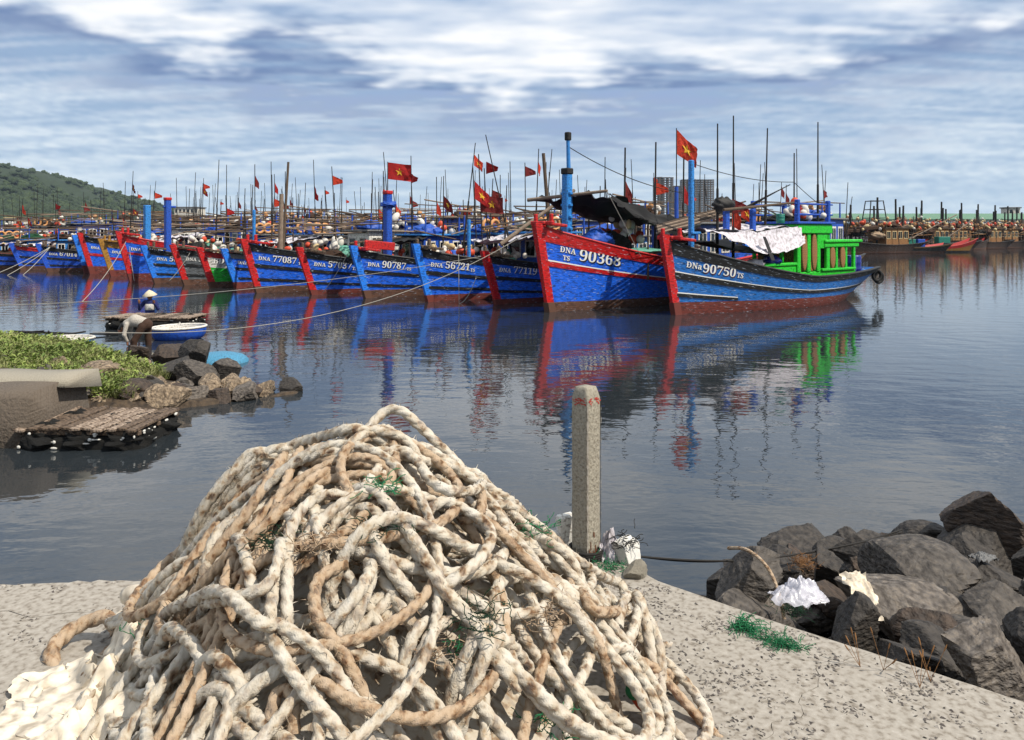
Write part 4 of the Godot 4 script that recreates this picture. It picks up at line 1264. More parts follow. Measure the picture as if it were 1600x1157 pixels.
func build_far_shore() -> void:
	# low land round the harbour and the wooded hill on the left
	var land := MB.new(true)
	var nz := noise(90, 0.01, 4)
	var rows := []
	for i in 60:
		var row := PackedVector3Array()
		var x := lerpf(-1500, 1500, i / 59.0)
		row.append(Vector3(x, -0.6, -(330.0 + 40 * nz.get_noise_1d(x))))
		row.append(Vector3(x, 1.0, -(336.0 + 40 * nz.get_noise_1d(x))))
		row.append(Vector3(x, 1.6, -700.0))
		row.append(Vector3(x, 2.0, -2900.0))
		rows.append(row)
	land.skin(rows, false)
	struct("far_shore", land.done(), M.mud)
	# hill: ridge heights along x at its crest line, 900 m away
	var crest := [[-1300, 60], [-1000, 95], [-800, 104], [-700, 96], [-576, 80], [-558, 78], [-533, 71], [-504, 59], [-468, 45], [-432, 34], [-400, 25], [-360, 16], [-300, 9], [-230, 4], [-150, 0]]
	var hh := func(x: float) -> float:
		for i in crest.size() - 1:
			if x <= crest[i + 1][0]:
				return 0.90 * lerpf(crest[i][1], crest[i + 1][1], clampf((x - crest[i][0]) / float(crest[i + 1][0] - crest[i][0]), 0, 1))
		return 0.0
	var surf := func(x: float, z: float) -> float:
		var d: float = (z + 900.0) / 330.0
		var h: float = hh.call(x + 40.0 * nz.get_noise_2d(x, z)) * pow(maxf(0.0, 1.0 - d * d), 0.75)
		return h * (1.0 + 0.12 * nz.get_noise_2d(x * 2.0, z * 2.0))
	var hr := []
	for i in 61:
		var row := PackedVector3Array()
		var x := lerpf(-1320, -140, i / 60.0)
		for j in 25:
			var z := lerpf(-572, -1228, j / 24.0)
			row.append(Vector3(x, surf.call(x, z) + 0.5, z))
		hr.append(row)
	var hm := MB.new(true)
	hm.skin(hr, false)
	struct("hill", hm.done(), grained(Color(0.14, 0.20, 0.10), T.leafy, 0.02, 0.95, null, 0, true))
	# the wood on it: crowns of leaf clumps
	var clump := MB.new(true)
	var cn := noise(91, 1.2, 3)
	rng.seed = 92
	for q in 7:
		var c := Vector3(rng.randf_range(-0.6, 0.6), rng.randf_range(-0.2, 0.5), rng.randf_range(-0.6, 0.6))
		var rr := rng.randf_range(0.35, 0.6)
		var rings := []
		for i in 6:
			var ph := PI * i / 5.0
			var ring := PackedVector3Array()
			for j in 8:
				var th := -TAU * j / 8
				var d := Vector3(sin(ph) * cos(th), cos(ph), sin(ph) * sin(th))
				ring.append(c + d * rr * (1.0 + 0.7 * cn.get_noise_3dv(d * 2.0 + c * 5)))
			rings.append(ring)
		clump.skin(rings)
	var cm := clump.done()
	var leaf := grained(Color(1, 1, 1), T.leafy, 1.0, 0.95)
	leaf.vertex_color_use_as_albedo = true
	var mm := MultiMesh.new()
	mm.transform_format = MultiMesh.TRANSFORM_3D
	mm.use_colors = true
	mm.mesh = cm
	var xs := []
	for k in 15000:
		var x := rng.randf_range(-900, -160)
		var z := -900.0 + 325.0 * sqrt(rng.randf()) * (1.0 if rng.randf() < 0.9 else -0.3)
		var y: float = surf.call(x, z)
		if y < 1.5: continue
		var s := rng.randf_range(2.2, 5.2)
		xs.append([Transform3D(Basis(Vector3.UP, rng.randf() * TAU).scaled(Vector3(s, s * rng.randf_range(0.7, 1.1), s)), Vector3(x, y + s * 0.3, z)), rng.randf()])
	mm.instance_count = xs.size()
	for k in xs.size():
		mm.set_instance_transform(k, xs[k][0])
		var g: float = xs[k][1]
		mm.set_instance_color(k, Color(0.017, 0.034, 0.013).lerp(Color(0.05, 0.072, 0.027), g * g))
	var wood := MultiMeshInstance3D.new()
	wood.name = "hill_forest"
	wood.multimesh = mm
	wood.material_override = leaf
	add_child(wood)
	wood.set_meta("kind", "stuff")
	tag(wood, "dense green forest covering the hillside", "forest")
	# belt of trees along the far shore
	var mm2 := MultiMesh.new()
	mm2.transform_format = MultiMesh.TRANSFORM_3D
	mm2.use_colors = true
	mm2.mesh = cm
	mm2.instance_count = 700
	for k in 700:
		var x := rng.randf_range(-330, 330)
		var z := rng.randf_range(-640, -420)
		var s := rng.randf_range(2.0, 4.2) * (1.25 if absf(x - 20) < 70 else 1.0)
		mm2.set_instance_transform(k, Transform3D(Basis(Vector3.UP, rng.randf() * TAU).scaled(Vector3(s, s * 1.15, s)), Vector3(x, 2.0 + s * 0.7, z)))
		mm2.set_instance_color(k, Color(0.03, 0.05, 0.02).lerp(Color(0.07, 0.09, 0.04), rng.randf()))
	var belt := MultiMeshInstance3D.new()
	belt.name = "shore_trees"
	belt.multimesh = mm2
	belt.material_override = leaf
	add_child(belt)
	belt.set_meta("kind", "stuff")
	tag(belt, "far belt of dark trees along the harbour shore", "trees")
	# unfinished concrete tower blocks, bare frames
	var conc := grained(Color(0.42, 0.38, 0.35), T.concrete, 0.1, 0.9)
	tower("tower_block", "unfinished concrete tower frame with a lift shaft on top", 189, 23, 69.0, 24, 4, 1, conc)
	tower("tower_block", "lower unfinished concrete frame between the two tall blocks", 207, 13.4, 59.0, 20, 3, 0, conc)
	tower("tower_block", "broad unfinished concrete frame with open floors", 234, 40, 67.0, 23, 9, 1, conc)
	# white houses below the hill
	var wht := grained(Color(0.80, 0.79, 0.75), T.grain, 0.3, 0.8)
	house("white_building", "white four-storey block with rows of dark windows", Vector3(-151.0, 1.2, -375.0), Vector3(11.0, 12.6, 9.0), 4, 6, wht, M.g_grey)
	house("tiered_building", "cream building with a stepped tiled roof", Vector3(-164.0, 1.2, -372.0), Vector3(12.0, 8.6, 9.0), 2, 5, grained(Color(0.66, 0.62, 0.52), T.grain, 0.3, 0.8), M.g_tan)
	var hs := [[-232, 4.6, 12], [-219, 7.6, 7], [-209, 5.0, 9], [-197, 6.6, 6], [-188, 4.4, 13], [-254, 4.8, 14], [-271, 5.6, 9], [-178, 5.4, 8], [-128, 5.6, 7], [-112, 4.8, 9], [-92, 5.6, 8], [-60, 5.0, 10], [-38, 6.2, 7], [30, 5.8, 9], [58, 5.0, 11]]
	for k in hs.size():
		house("white_house", "low white shed at the foot of the wooded hill" if hs[k][0] < -170 else "low pale house on the far harbour shore", Vector3(hs[k][0], 1.0, -345.0 - (k % 3) * 9.0), Vector3(hs[k][2], hs[k][1], 7.0), 1 + int(hs[k][1] > 5.5), 3, wht, [M.g_grey, M.g_cream, M.g_white][k % 3], "low sheds below the hill" if hs[k][0] < -170 else "low houses on the far shore")
	# market hall with a long green roof on pink columns
	var hall := thing("market_hall", "long open hall with green roof and pink columns", "hall", Vector3(118.0, 1.0, -300.0))
	part_box("roof_slope", Vector3(170, 0.5, 14.0), Vector3(60, 7.2, 6.4), M_green_roof(), hall, 0.05, Vector3(0.16, 0, 0))
	part_box("roof_slope", Vector3(170, 0.5, 14.0), Vector3(60, 7.2, -6.9), M_green_roof(), hall, 0.05, Vector3(-0.16, 0, 0))
	part_box("eaves_beam", Vector3(168, 0.8, 0.5), Vector3(60, 5.5, 12.4), M.g_white, hall, 0.05)
	var pink := grained(Color(0.72, 0.42, 0.42), T.grain, 0.5, 0.8)
	for k in 30: part_box("column", Vector3(0.6, 5.2, 0.6), Vector3(-18.0 + k * 4.7, 2.6, 11.8), pink, hall, 0.05)
	part_box("back_wall", Vector3(168, 5.0, 0.4), Vector3(60, 2.5, -11.0), M.g_grey, hall, 0.05)
	for k in 22: part_box("stall", Vector3(4.0, 1.6 + (k % 3) * 0.5, 3.0), Vector3(-15.0 + k * 7.3, 1.0, 5.0), [M.g_grey, M.g_blue, M.net_brown][k % 3], hall, 0.05)
	house("roof_block", "small white block standing above the green roof", Vector3(207.0, 1.0, -332.0), Vector3(5.0, 11.4, 5.0), 4, 2, wht, M.g_grey)
	# breakwater the hall stands on
	part_box("quay_wall", Vector3(190, 1.7, 3.0), Vector3(60, -0.35, 15.5), M.g_grey, hall, 0.05)
	# lattice tower
	var lt := thing("lattice_tower", "tall open lattice tower behind the pole racks", "tower", Vector3(71.6, 0.5, -158.0))
	for s in [[-1, -1], [1, -1], [1, 1], [-1, 1]]: pole("leg", Vector3(s[0] * 2.2, 0, s[1] * 2.2), Vector3(s[0] * 1.2, 8.4, s[1] * 1.2), 0.14, M.dark_pole, lt)
	for k in 5:
		var y := 1.6 + k * 1.68
		var w := 2.2 - y / 8.4
		for s in [-1.0, 1.0]:
			pole("brace", Vector3(-w, y, s * w), Vector3(w, y, s * w), 0.08, M.dark_pole, lt)
			pole("brace", Vector3(s * w, y, -w), Vector3(s * w, y, w), 0.08, M.dark_pole, lt)

func M_green_roof() -> Material:
	if not M.has("green_roof"): M.green_roof = grained(Color(0.36, 0.52, 0.42), T.grain, 0.2, 0.7)
	return M.green_roof

func tower(called: String, label: String, x: float, w: float, h: float, floors: int, bays: int, shaft: int, conc: Material) -> void:
	var width := w
	var t := thing(called, label, "tower", Vector3(x, 1.0, -1000.0 - (floors % 3) * 6.0))
	var fh := h / floors
	var slab := box_mesh(Vector3(width, 0.55, 16.0))
	for k in floors + 1: put("floor_slab", slab, conc, t, Transform3D(Basis.IDENTITY, Vector3(0, k * fh, 0)))
	var col := box_mesh(Vector3(1.1, h, 1.1))
	for i in bays + 1:
		for z in [-7.0, 0.0, 7.2]:
			put("column", col, conc, t, Transform3D(Basis.IDENTITY, Vector3(-width * 0.5 + 0.6 + (width - 1.2) * i / bays, h * 0.5, z)))
	if shaft:
		put("lift_shaft", box_mesh(Vector3(width * 0.24, h + 2.0, 6.0)), conc, t, Transform3D(Basis.IDENTITY, Vector3(-width * 0.18, h * 0.5, 0)))

func house(called: String, label: String, at: Vector3, size: Vector3, floors: int, nwin: int, wall: Material, roof: Material, group := "") -> void:
	var t := thing(called, label, "building", at, 0.0, group)
	part_box("wall", size, Vector3(0, size.y * 0.5, 0), wall, t, 0.05)
	part_box("roof", Vector3(size.x + 0.8, 0.5, size.z + 0.8), Vector3(0, size.y + 0.25, 0), roof, t, 0.05)
	if called == "tiered_building":
		part_box("roof", Vector3(size.x * 0.6, 1.4, size.z * 0.6), Vector3(0, size.y + 1.2, 0), wall, t, 0.05)
		part_box("roof", Vector3(size.x * 0.72, 0.4, size.z * 0.7), Vector3(0, size.y + 2.1, 0), roof, t, 0.05)
	var fh := size.y / floors
	var wm := box_mesh(Vector3(size.x / nwin * 0.5, fh * 0.5, 0.1))
	for f in floors:
		for k in nwin:
			put("window", wm, M.glass, t, Transform3D(Basis.IDENTITY, Vector3(-size.x * 0.5 + size.x * (k + 0.5) / nwin, fh * (f + 0.55), size.z * 0.5 + 0.02)))

# ---------------------------------------------------------------- stones
# a sphere cut by random planes, then roughened
func rock_mesh(sd: int, cuts := 13, rough := 0.05, res := 20) -> ArrayMesh:
	var r := RandomNumberGenerator.new()
	r.seed = sd
	var ns := []
	for k in cuts:
		var n := Vector3(r.randfn(), r.randfn(), r.randfn()).normalized()
		ns.append([n, r.randf_range(0.46, 0.86)])
	var nz := noise(sd, 1.1, 5)
	var m := MB.new()
	var nx := [Vector3.RIGHT, Vector3.LEFT, Vector3.UP, Vector3.DOWN, Vector3.BACK, Vector3.FORWARD]
	for f in 6:
		var n: Vector3 = nx[f]
		var u := Vector3(n.y, n.z, n.x)
		var v := n.cross(u)
		var g := []
		for i in res + 1:
			var row := PackedVector3Array()
			for j in res + 1:
				var a := tan((float(i) / res * 2.0 - 1.0) * PI / 4.0); var b := tan((float(j) / res * 2.0 - 1.0) * PI / 4.0)
				var d := (n + u * a + v * b).normalized()
				var rad := 1.25
				for c in ns:
					var dt: float = d.dot(c[0])
					if dt > 0.05: rad = minf(rad, c[1] / dt)
				row.append(d * rad * (1.0 + rough * nz.get_noise_3dv(d * 2.2) * 1.4 + rough * 0.35 * nz.get_noise_3dv(d * 9.0)))
			g.append(row)
		m.skin(g, false)
	return m.done()

var ROCKS := []
func rock_variant(k: int) -> ArrayMesh:
	if ROCKS.is_empty():
		for i in 10: ROCKS.append(rock_mesh(500 + i * 7, 8 + i % 4, 0.03 + 0.015 * (i % 3)))
	return ROCKS[k % 10]

func rock(at: Vector3, half: Vector3, rot: Vector3, variant: int, m: Material, label: String, group := "") -> MeshInstance3D:
	return solo("rock", rock_variant(variant), m, label, "rock", group, Transform3D(Basis.from_euler(rot).scaled_local(half), at))

# ---------------------------------------------------------------- the grassy bank on the left
func bank_h(x: float, z: float) -> float:
	# a low spit running in from the left; its far edge draws in towards the point
	x += 0.35
	var f := -10.6 - 0.42 * maxf(0.0, x + 9.0) - 0.35 * maxf(0.0, x + 5.6)
	var b := -19.0 + 0.40 * clampf(x + 15.0, 0.0, 7.2) + 0.80 * maxf(0.0, x + 7.8)
	var top := 0.02 + 0.64 * smoothstep(-3.6, -9.0, x)
	var v := (z - f) / minf(b - f, -0.3)
	return top * smoothstep(-0.06, 0.2, v) * (1.0 - smoothstep(0.80, 1.06, v)) - 0.28 * smoothstep(0.05, -0.16, v) - 0.28 * smoothstep(0.95, 1.12, v) - 0.5 * smoothstep(-3.4, -2.8, x)

func build_left_bank() -> void:
	var nz := noise(41, 0.5, 4)
	var rows := []
	for i in 121:
		var row := PackedVector3Array()
		var x := lerpf(-26.0, -3.6, i / 120.0)
		for j in 61:
			var z := lerpf(-9.6, -20.5, j / 60.0)
			row.append(Vector3(x, bank_h(x, z) + 0.10 * nz.get_noise_2d(x * 1.5, z * 1.5) - 0.03, z))
		rows.append(row)
	var m := MB.new(true)
	m.skin(rows, false)
	struct("bank", m.done(), M.mud)
	# grass in tufts and creeping broad-leaved plants: far too many to count
	rng.seed = 42
	var tuft := MB.new()
	for k in 16:
		var a := rng.randf() * TAU
		var d := Vector3(cos(a), 0, sin(a))
		var s := d.cross(Vector3.UP) * 0.006
		var b := d * rng.randf_range(0.0, 0.05)
		var h := rng.randf_range(0.06, 0.17)
		var mid := b + d * 0.03 + Vector3(0, h * 0.6, 0)
		var tip := b + d * rng.randf_range(0.05, 0.13) + Vector3(0, h, 0)
		tuft.quad(b - s, b + s, mid + s * 0.8, mid - s * 0.8)
		tuft.tri(mid - s * 0.8, mid + s * 0.8, tip)
	var leafm := MB.new()
	for k in 9:
		var a := rng.randf() * TAU
		var d := Vector3(cos(a), 0, sin(a))
		var s := d.cross(Vector3.UP)
		var c := d * rng.randf_range(0.02, 0.12) + Vector3(0, rng.randf_range(0.02, 0.10), 0)
		var l := rng.randf_range(0.05, 0.085)
		var w := l * 0.5
		var up := Vector3(0, rng.randf_range(-0.3, 0.7), 0)
		var p0 := c; var p2 := c + (d + up).normalized() * l
		var p1 := c.lerp(p2, 0.5) + s * w * 0.5 + Vector3(0, 0.008, 0); var p3 := c.lerp(p2, 0.5) - s * w * 0.5 + Vector3(0, 0.008, 0)
		leafm.tri(p0, p1, p2); leafm.tri(p0, p2, p3)
	var gm := grained(Color(1, 1, 1), T.leafy, 2.0, 0.8, null, 0, true)
	gm.vertex_color_use_as_albedo = true
	gm.backlight_enabled = true
	gm.backlight = Color(0.4, 0.45, 0.2)
	var spec := [["grass", tuft.done(), 19000, "rough green grass covering the spit on the left", "grass"], ["creeping_plants", leafm.done(), 9000, "bright broad-leaved creepers spread over the grassy spit", "plants"]]
	for sp in spec:
		var xs := []
		while xs.size() < sp[2]:
			var x := rng.randf_range(-22.0, -4.6)
			var z := rng.randf_range(-18.6, -10.9)
			var y := bank_h(x, z)
			var edge := 0.27 + 0.14 * nz.get_noise_2d(x * 0.9 + 50, z * 0.9)
			if y < edge: continue
			if sp[0] == "creeping_plants" and nz.get_noise_2d(x * 0.8, z * 0.8 + 20) < -0.22: continue
			if sp[0] == "creeping_plants" and x > -6.0 and rng.randf() < 0.8: continue
			var s := rng.randf_range(0.75, 1.4)
			var tone := clampf(0.5 + 0.9 * nz.get_noise_2d(x * 1.2, z * 1.2) + rng.randfn(0, 0.2), 0, 1)
			var c := Color(0.19, 0.20, 0.075).lerp(Color(0.40, 0.37, 0.20), tone) if sp[0] == "grass" else Color(0.13, 0.19, 0.04).lerp(Color(0.36, 0.40, 0.13), tone)
			xs.append([Transform3D(Basis.from_euler(Vector3(rng.randfn(0, 0.15), rng.randf() * TAU, rng.randfn(0, 0.15))).scaled_local(Vector3.ONE * s), Vector3(x, y - 0.02 + (0.08 * rng.randf() if sp[0] != "grass" else 0.0), z)), c])
		var mm := MultiMesh.new()
		mm.transform_format = MultiMesh.TRANSFORM_3D
		mm.use_colors = true
		mm.mesh = sp[1]
		mm.instance_count = xs.size()
		for k in xs.size():
			mm.set_instance_transform(k, xs[k][0])
			mm.set_instance_color(k, xs[k][1])
		var o := MultiMeshInstance3D.new()
		o.name = sp[0]
		o.multimesh = mm
		o.material_override = gm
		add_child(o)
		o.set_meta("kind", "stuff")
		tag(o, sp[3], sp[4])
	# stones round the point; sizes in metres, read off the picture
	var st := [
		[-4.55, 0.30, -14.6, 0.62, 0.34, 0.45, 0], [-3.95, 0.22, -13.9, 0.50, 0.36, 0.42, 1], [-4.35, 0.18, -13.2, 0.45, 0.26, 0.36, 2], [-3.55, 0.30, -14.3, 0.42, 0.40, 0.40, 1],
		[-5.25, 0.35, -13.0, 0.80, 0.36, 0.5, 2], [-6.0, 0.48, -12.9, 0.42, 0.34, 0.4, 2], [-5.5, 0.20, -12.3, 0.55, 0.28, 0.4, 3], [-3.1, 0.10, -13.3, 0.42, 0.32, 0.38, 0],
		[-2.55, 0.08, -13.5, 0.22, 0.18, 0.2, 0], [-2.15, 0.10, -13.6, 0.34, 0.24, 0.28, 0], [-5.2, 0.36, -15.9, 0.60, 0.36, 0.5, 3], [-4.6, 0.36, -15.6, 0.50, 0.40, 0.42, 0],
		[-5.9, 0.40, -15.8, 0.40, 0.24, 0.4, 3], [-4.9, 0.14, -12.2, 0.5, 0.22, 0.34, 0], [-4.4, 0.10, -12.4, 0.4, 0.2, 0.3, 3], [-6.55, 0.42, -12.1, 0.42, 0.30, 0.4, 1],
		[-6.9, 0.30, -11.7, 0.5, 0.42, 0.45, 0], [-5.75, 0.34, -13.6, 0.3, 0.22, 0.26, 1], [-4.75, 0.3, -13.7, 0.32, 0.22, 0.3, 3], [-3.8, 0.06, -12.9, 0.3, 0.16, 0.24, 0],
		[-6.2, 0.2, -11.6, 0.4, 0.26, 0.3, 3], [-7.3, 0.36, -11.4, 0.35, 0.3, 0.3, 0], [-3.4, 0.05, -12.6, 0.26, 0.14, 0.22, 0], [-5.1, 0.40, -14.4, 0.26, 0.2, 0.24, 2]]
	rng.seed = 43
	for k in st.size():
		var s = st[k]
		rock(Vector3(s[0] - 1.75, s[1] - 0.06, s[2] - 0.5), Vector3(s[3], s[4], s[5]) * 0.72, Vector3(rng.randfn(0, 0.2), rng.randf() * TAU, rng.randfn(0, 0.2)), k, M.rock[s[6]] if s[6] != 2 else M.rock_pale, "weathered boulder at the tip of the grassy spit" if k > 3 else "large brown boulder on the tip of the grassy spit", "boulders at the tip of the grassy spit" if k > 3 else "large boulders at the spit")
	# the row of paler stones along the foot of the bank
	for k in 26:
		var f := k / 25.0
		var x := lerpf(-7.4, -4.3, f) + rng.randfn(0, 0.12)
		var z := lerpf(-11.9, -14.0, f) + rng.randfn(0, 0.22)
		var q := rng.randf_range(0.14, 0.30)
		rock(Vector3(x, 0.05 + 0.10 * rng.randf(), z), Vector3(q * 1.25, q * 0.75, q), Vector3(rng.randfn(0, 0.25), rng.randf() * TAU, rng.randfn(0, 0.25)), k + 3, [M.rock_pale, M.rock[2], M.rock_pale, M.rock[3]][k % 4], "tan stone in the row along the foot of the grassy bank", "tan stones along the foot of the bank")
	for k in 70:
		var x := rng.randf_range(-8.8, -4.8); var z := -12.2 - rng.randf() * 2.4 + (x + 5.5) * -0.25
		var y := bank_h(x, z)
		if y < -0.1: continue
		var q := rng.randf_range(0.05, 0.13)
		rock(Vector3(x, maxf(y, 0.0) + q * 0.2, z), Vector3(q * 1.3, q * 0.8, q), Vector3(rng.randf() * 3, rng.randf() * 3, 0), k, M.rock[k % 4], "small stone lying on the mud of the spit", "small stones on the spit")
	# broken concrete block the bank ends against
	var cb := thing("concrete_block", "broken grey concrete retaining block below the grass", "block", Vector3(-8.6, 0, -11.3))
	var b := MB.new(true)
	var rings := []
	for i in 16:
		var x := lerpf(-5.0, 2.35, i / 15.0)
		var w := 0.03 * nz.get_noise_1d(i * 3.0)
		rings.append(PackedVector3Array([Vector3(x, -0.5, 0.98 + w), Vector3(x, 0.62 + w, 0.95 + w), Vector3(x, 0.70 + w, 0.86), Vector3(x, 0.72 + 2 * w, -0.4 + 4 * w), Vector3(x, -0.5, -0.75)]))
	b.skin(rings, true, true)
	put("block", b.done(), grained(Color(0.40, 0.37, 0.34), T.concrete, 0.9, 0.95, T.rockbump, 2.0, true), cb)
	var lip := MB.new(true)
	var lr := []
	for i in 20:
		var x := lerpf(-5.0, 2.5, i / 19.0)
		var w := 0.05 * nz.get_noise_1d(i * 4.0 + 9)
		lr.append(PackedVector3Array([Vector3(x, 0.66, 0.35 + 4 * w), Vector3(x, 0.77 + w, 0.25 + 4 * w), Vector3(x, 0.80 + w, 0.0), Vector3(x, 0.78 + w, -0.5), Vector3(x, 0.5, -0.6)]))
	lip.skin(lr, true, true)
	put("crumbled_lip", lip.done(), M.post, cb)

# ---------------------------------------------------------------- rafts and basket boats
func raft(called: String, label: String, at: Vector3, turn: float, w: float, d: float, h: float, planks: int, sd: int, group := "") -> Node3D:
	rng.seed = sd
	var t := thing(called, label, "raft", at, turn, group)
	var pw := w / planks
	for k in planks:
		var len := d * rng.randf_range(0.92, 1.06)
		var y := h - 0.03 + rng.randfn(0, 0.007)
		part_box("plank", Vector3(pw * rng.randf_range(0.80, 0.95), 0.035, len), Vector3(-w * 0.5 + pw * (k + 0.5), y, rng.randfn(0, 0.03)), [M.wood, M.wood_pale, M.wood_pale][rng.randi() % 3], t, 0.006, Vector3(rng.randfn(0, 0.01), rng.randfn(0, 0.02), rng.randfn(0, 0.03)))
	for z in [-0.42, 0.0, 0.42]: part_box("cross_beam", Vector3(w * 0.98, 0.06, 0.08), Vector3(0, h - 0.085, d * z), M.wood, t, 0.01)
	# foam blocks bound up in black net
	var nb := 3
	for k in nb:
		for j in 2:
			var bw := w / nb
			blob(t, "net_wrapped_float", Vector3(-w * 0.5 + bw * (k + 0.5), h * 0.30, d * (j - 0.5) * 0.5), Vector3(bw * 0.56, h * 0.62, d * 0.29), M.net_dark, 0.0)
	part_box("float_skirt", Vector3(w * 0.97, h * 0.95, d * 0.95), Vector3(0, h * 0.5 - 0.13, 0), M.net_dark, t, 0.05)
	# white foam showing through tears
	for k in 26:
		var front := rng.randf() < 0.7
		var p := Vector3(rng.randf_range(-0.48, 0.48) * w, rng.randf_range(0.05, 0.78) * h, d * 0.485) if front else Vector3(w * 0.492, rng.randf_range(0.05, 0.78) * h, rng.randf_range(-0.45, 0.45) * d)
		blob(t, "foam_patch", p, Vector3(rng.randf_range(0.012, 0.055), rng.randf_range(0.008, 0.022), 0.014) if front else Vector3(0.014, rng.randf_range(0.008, 0.022), rng.randf_range(0.012, 0.05)), M.foam, 0.0)
	return t

func basket_boat(label: String, at: Vector3, turn: float, rx: float, rz: float, h: float, m: Material, tilt := Vector3.ZERO) -> Node3D:
	var t := thing("basket_boat", label, "basket boat", at, turn)
	t.rotation = Vector3(tilt.x, turn, tilt.z)
	var xf := Transform3D(Basis.from_scale(Vector3(rx, h, rz)), Vector3.ZERO)
	var b := MB.new(true)
	b.lathe(PackedVector2Array([Vector2(0.94, 0.98), Vector2(1.0, 0.98), Vector2(1.0, 0.7), Vector2(0.97, 0.35), Vector2(0.88, 0.02), Vector2(0.7, -0.22), Vector2(0.4, -0.38), Vector2(0.0, -0.42)]), 32, xf)
	put("basket_hull", b.done(), m, t)
	var i := MB.new(true)
	i.lathe(PackedVector2Array([Vector2(0.0, -0.3), Vector2(0.5, -0.25), Vector2(0.8, 0.05), Vector2(0.9, 0.5), Vector2(0.93, 0.98)]), 32, xf)
	put("lining", i.done(), M.float_white, t)
	var r := MB.new(true)
	var path := PackedVector3Array()
	for k in 41: path.append(xf * Vector3(cos(TAU * k / 40), 1.0, sin(TAU * k / 40)))
	r.tube(path, 0.03, 0.03, 8, false)
	put("rim", r.done(), M.float_white, t)
	return t

func build_small_craft() -> void:
	raft("raft", "plank-topped raft on net-wrapped foam beside the concrete block", Vector3(-5.56, 0, -10.85), deg_to_rad(-2.0), 1.62, 1.25, 0.29, 11, 21)
	raft("raft", "low raft on dark floats behind the blue basket boat", Vector3(-10.4, 0, -23.4), deg_to_rad(-4.0), 2.5, 1.3, 0.36, 9, 22)
	basket_boat("blue round basket boat with white rim beside the bending person", Vector3(-8.7, 0.02, -20.9), 0.2, 0.68, 0.50, 0.29, M.g_blue, Vector3(0.02, 0, 0.03))
	basket_boat("pale turquoise basket boat drawn up behind the grass", Vector3(-11.1, 0.0, -20.0), 0.1, 0.6, 0.45, 0.14, M.g_sky)
	var u := thing("overturned_basket_boat", "light blue basket boat floating bottom up beyond the boulders", "basket boat", Vector3(-6.3, 0.0, -17.2), 0.3)
	var b := MB.new(true)
	b.lathe(PackedVector2Array([Vector2(0.0, 0.20), Vector2(0.3, 0.185), Vector2(0.5, 0.13), Vector2(0.6, 0.05), Vector2(0.62, -0.1)]), 28)
	put("basket_hull", b.done(), grained(Color(0.25, 0.52, 0.66), T.grain, 2.0, 0.6), u)
	# stakes and an old net frame by the bank
	var d := thing("driftwood_frame", "dark tangle of old timber lying in the shallows behind the grass", "driftwood", Vector3(-12.2, 0, -21.5))
	rng.seed = 71
	for k in 12: pole("stick", Vector3(rng.randf_range(-1.6, 1.6), 0.03, rng.randf_range(-0.4, 0.4)), Vector3(rng.randf_range(-1.6, 1.6), rng.randf_range(0.05, 0.2), rng.randf_range(-0.4, 0.4)), 0.03, M.dark_pole, d)

# ---------------------------------------------------------------- people: smooth-union skeletons meshed as surface nets
func body_mesh(bones: Array, cell: float, blend := 0.035) -> ArrayMesh:
	var lo := Vector3.INF
	var hi := -Vector3.INF
	for b in bones:
		for p in [b[0], b[1]]:
			var rr := maxf(b[2], b[3]) + cell * 2
			lo = lo.min(p - Vector3.ONE * rr)
			hi = hi.max(p + Vector3.ONE * rr)
	var n := Vector3i(((hi - lo) / cell).ceil()) + Vector3i.ONE * 2
	var f := PackedFloat32Array()
	f.resize(n.x * n.y * n.z)
	for z in n.z:
		for y in n.y:
			for x in n.x:
				var p := lo + Vector3(x, y, z) * cell
				var d := 10.0
				for b in bones:
					var ab: Vector3 = b[1] - b[0]
					var t := clampf((p - b[0]).dot(ab) / maxf(1e-6, ab.length_squared()), 0, 1)
					var q: float = p.distance_to(b[0] + ab * t) - lerpf(b[2], b[3], t)
					var h := clampf(0.5 + 0.5 * (d - q) / blend, 0, 1)
					d = lerpf(d, q, h) - blend * h * (1.0 - h)
				f[(z * n.y + y) * n.x + x] = d
	var ids := {}
	var pts := PackedVector3Array()
	var sx := 1; var sy := n.x; var sz := n.x * n.y
	var off := [0, sx, sy, sx + sy, sz, sx + sz, sy + sz, sx + sy + sz]
	for z in n.z - 1:
		for y in n.y - 1:
			for x in n.x - 1:
				var o := z * sz + y * sy + x
				var c := Vector3.ZERO
				var k := 0
				for e in [[0, 1], [2, 3], [4, 5], [6, 7], [0, 2], [1, 3], [4, 6], [5, 7], [0, 4], [1, 5], [2, 6], [3, 7]]:
					var a: float = f[o + off[e[0]]]; var b: float = f[o + off[e[1]]]
					if (a < 0) != (b < 0):
						var t := a / (a - b)
						var pa := Vector3(e[0] & 1, (e[0] >> 1) & 1, e[0] >> 2); var pb := Vector3(e[1] & 1, (e[1] >> 1) & 1, e[1] >> 2)
						c += pa.lerp(pb, t)
						k += 1
				if k > 0:
					ids[o] = pts.size()
					pts.append(lo + (Vector3(x, y, z) + c / k) * cell)
	var m := MB.new(true)
	for z in range(1, n.z - 1):
		for y in range(1, n.y - 1):
			for x in range(1, n.x - 1):
				var o := z * sz + y * sy + x
				var a := f[o] < 0
				for ax in [[sx, sy, sz], [sy, sz, sx], [sz, sx, sy]]:
					if a != (f[o + ax[0]] < 0):
						var q := [ids[o], ids[o - ax[1]], ids[o - ax[1] - ax[2]], ids[o - ax[2]]]
						if a: m.quad(pts[q[0]], pts[q[3]], pts[q[2]], pts[q[1]])
						else: m.quad(pts[q[0]], pts[q[1]], pts[q[2]], pts[q[3]])
	return m.done()

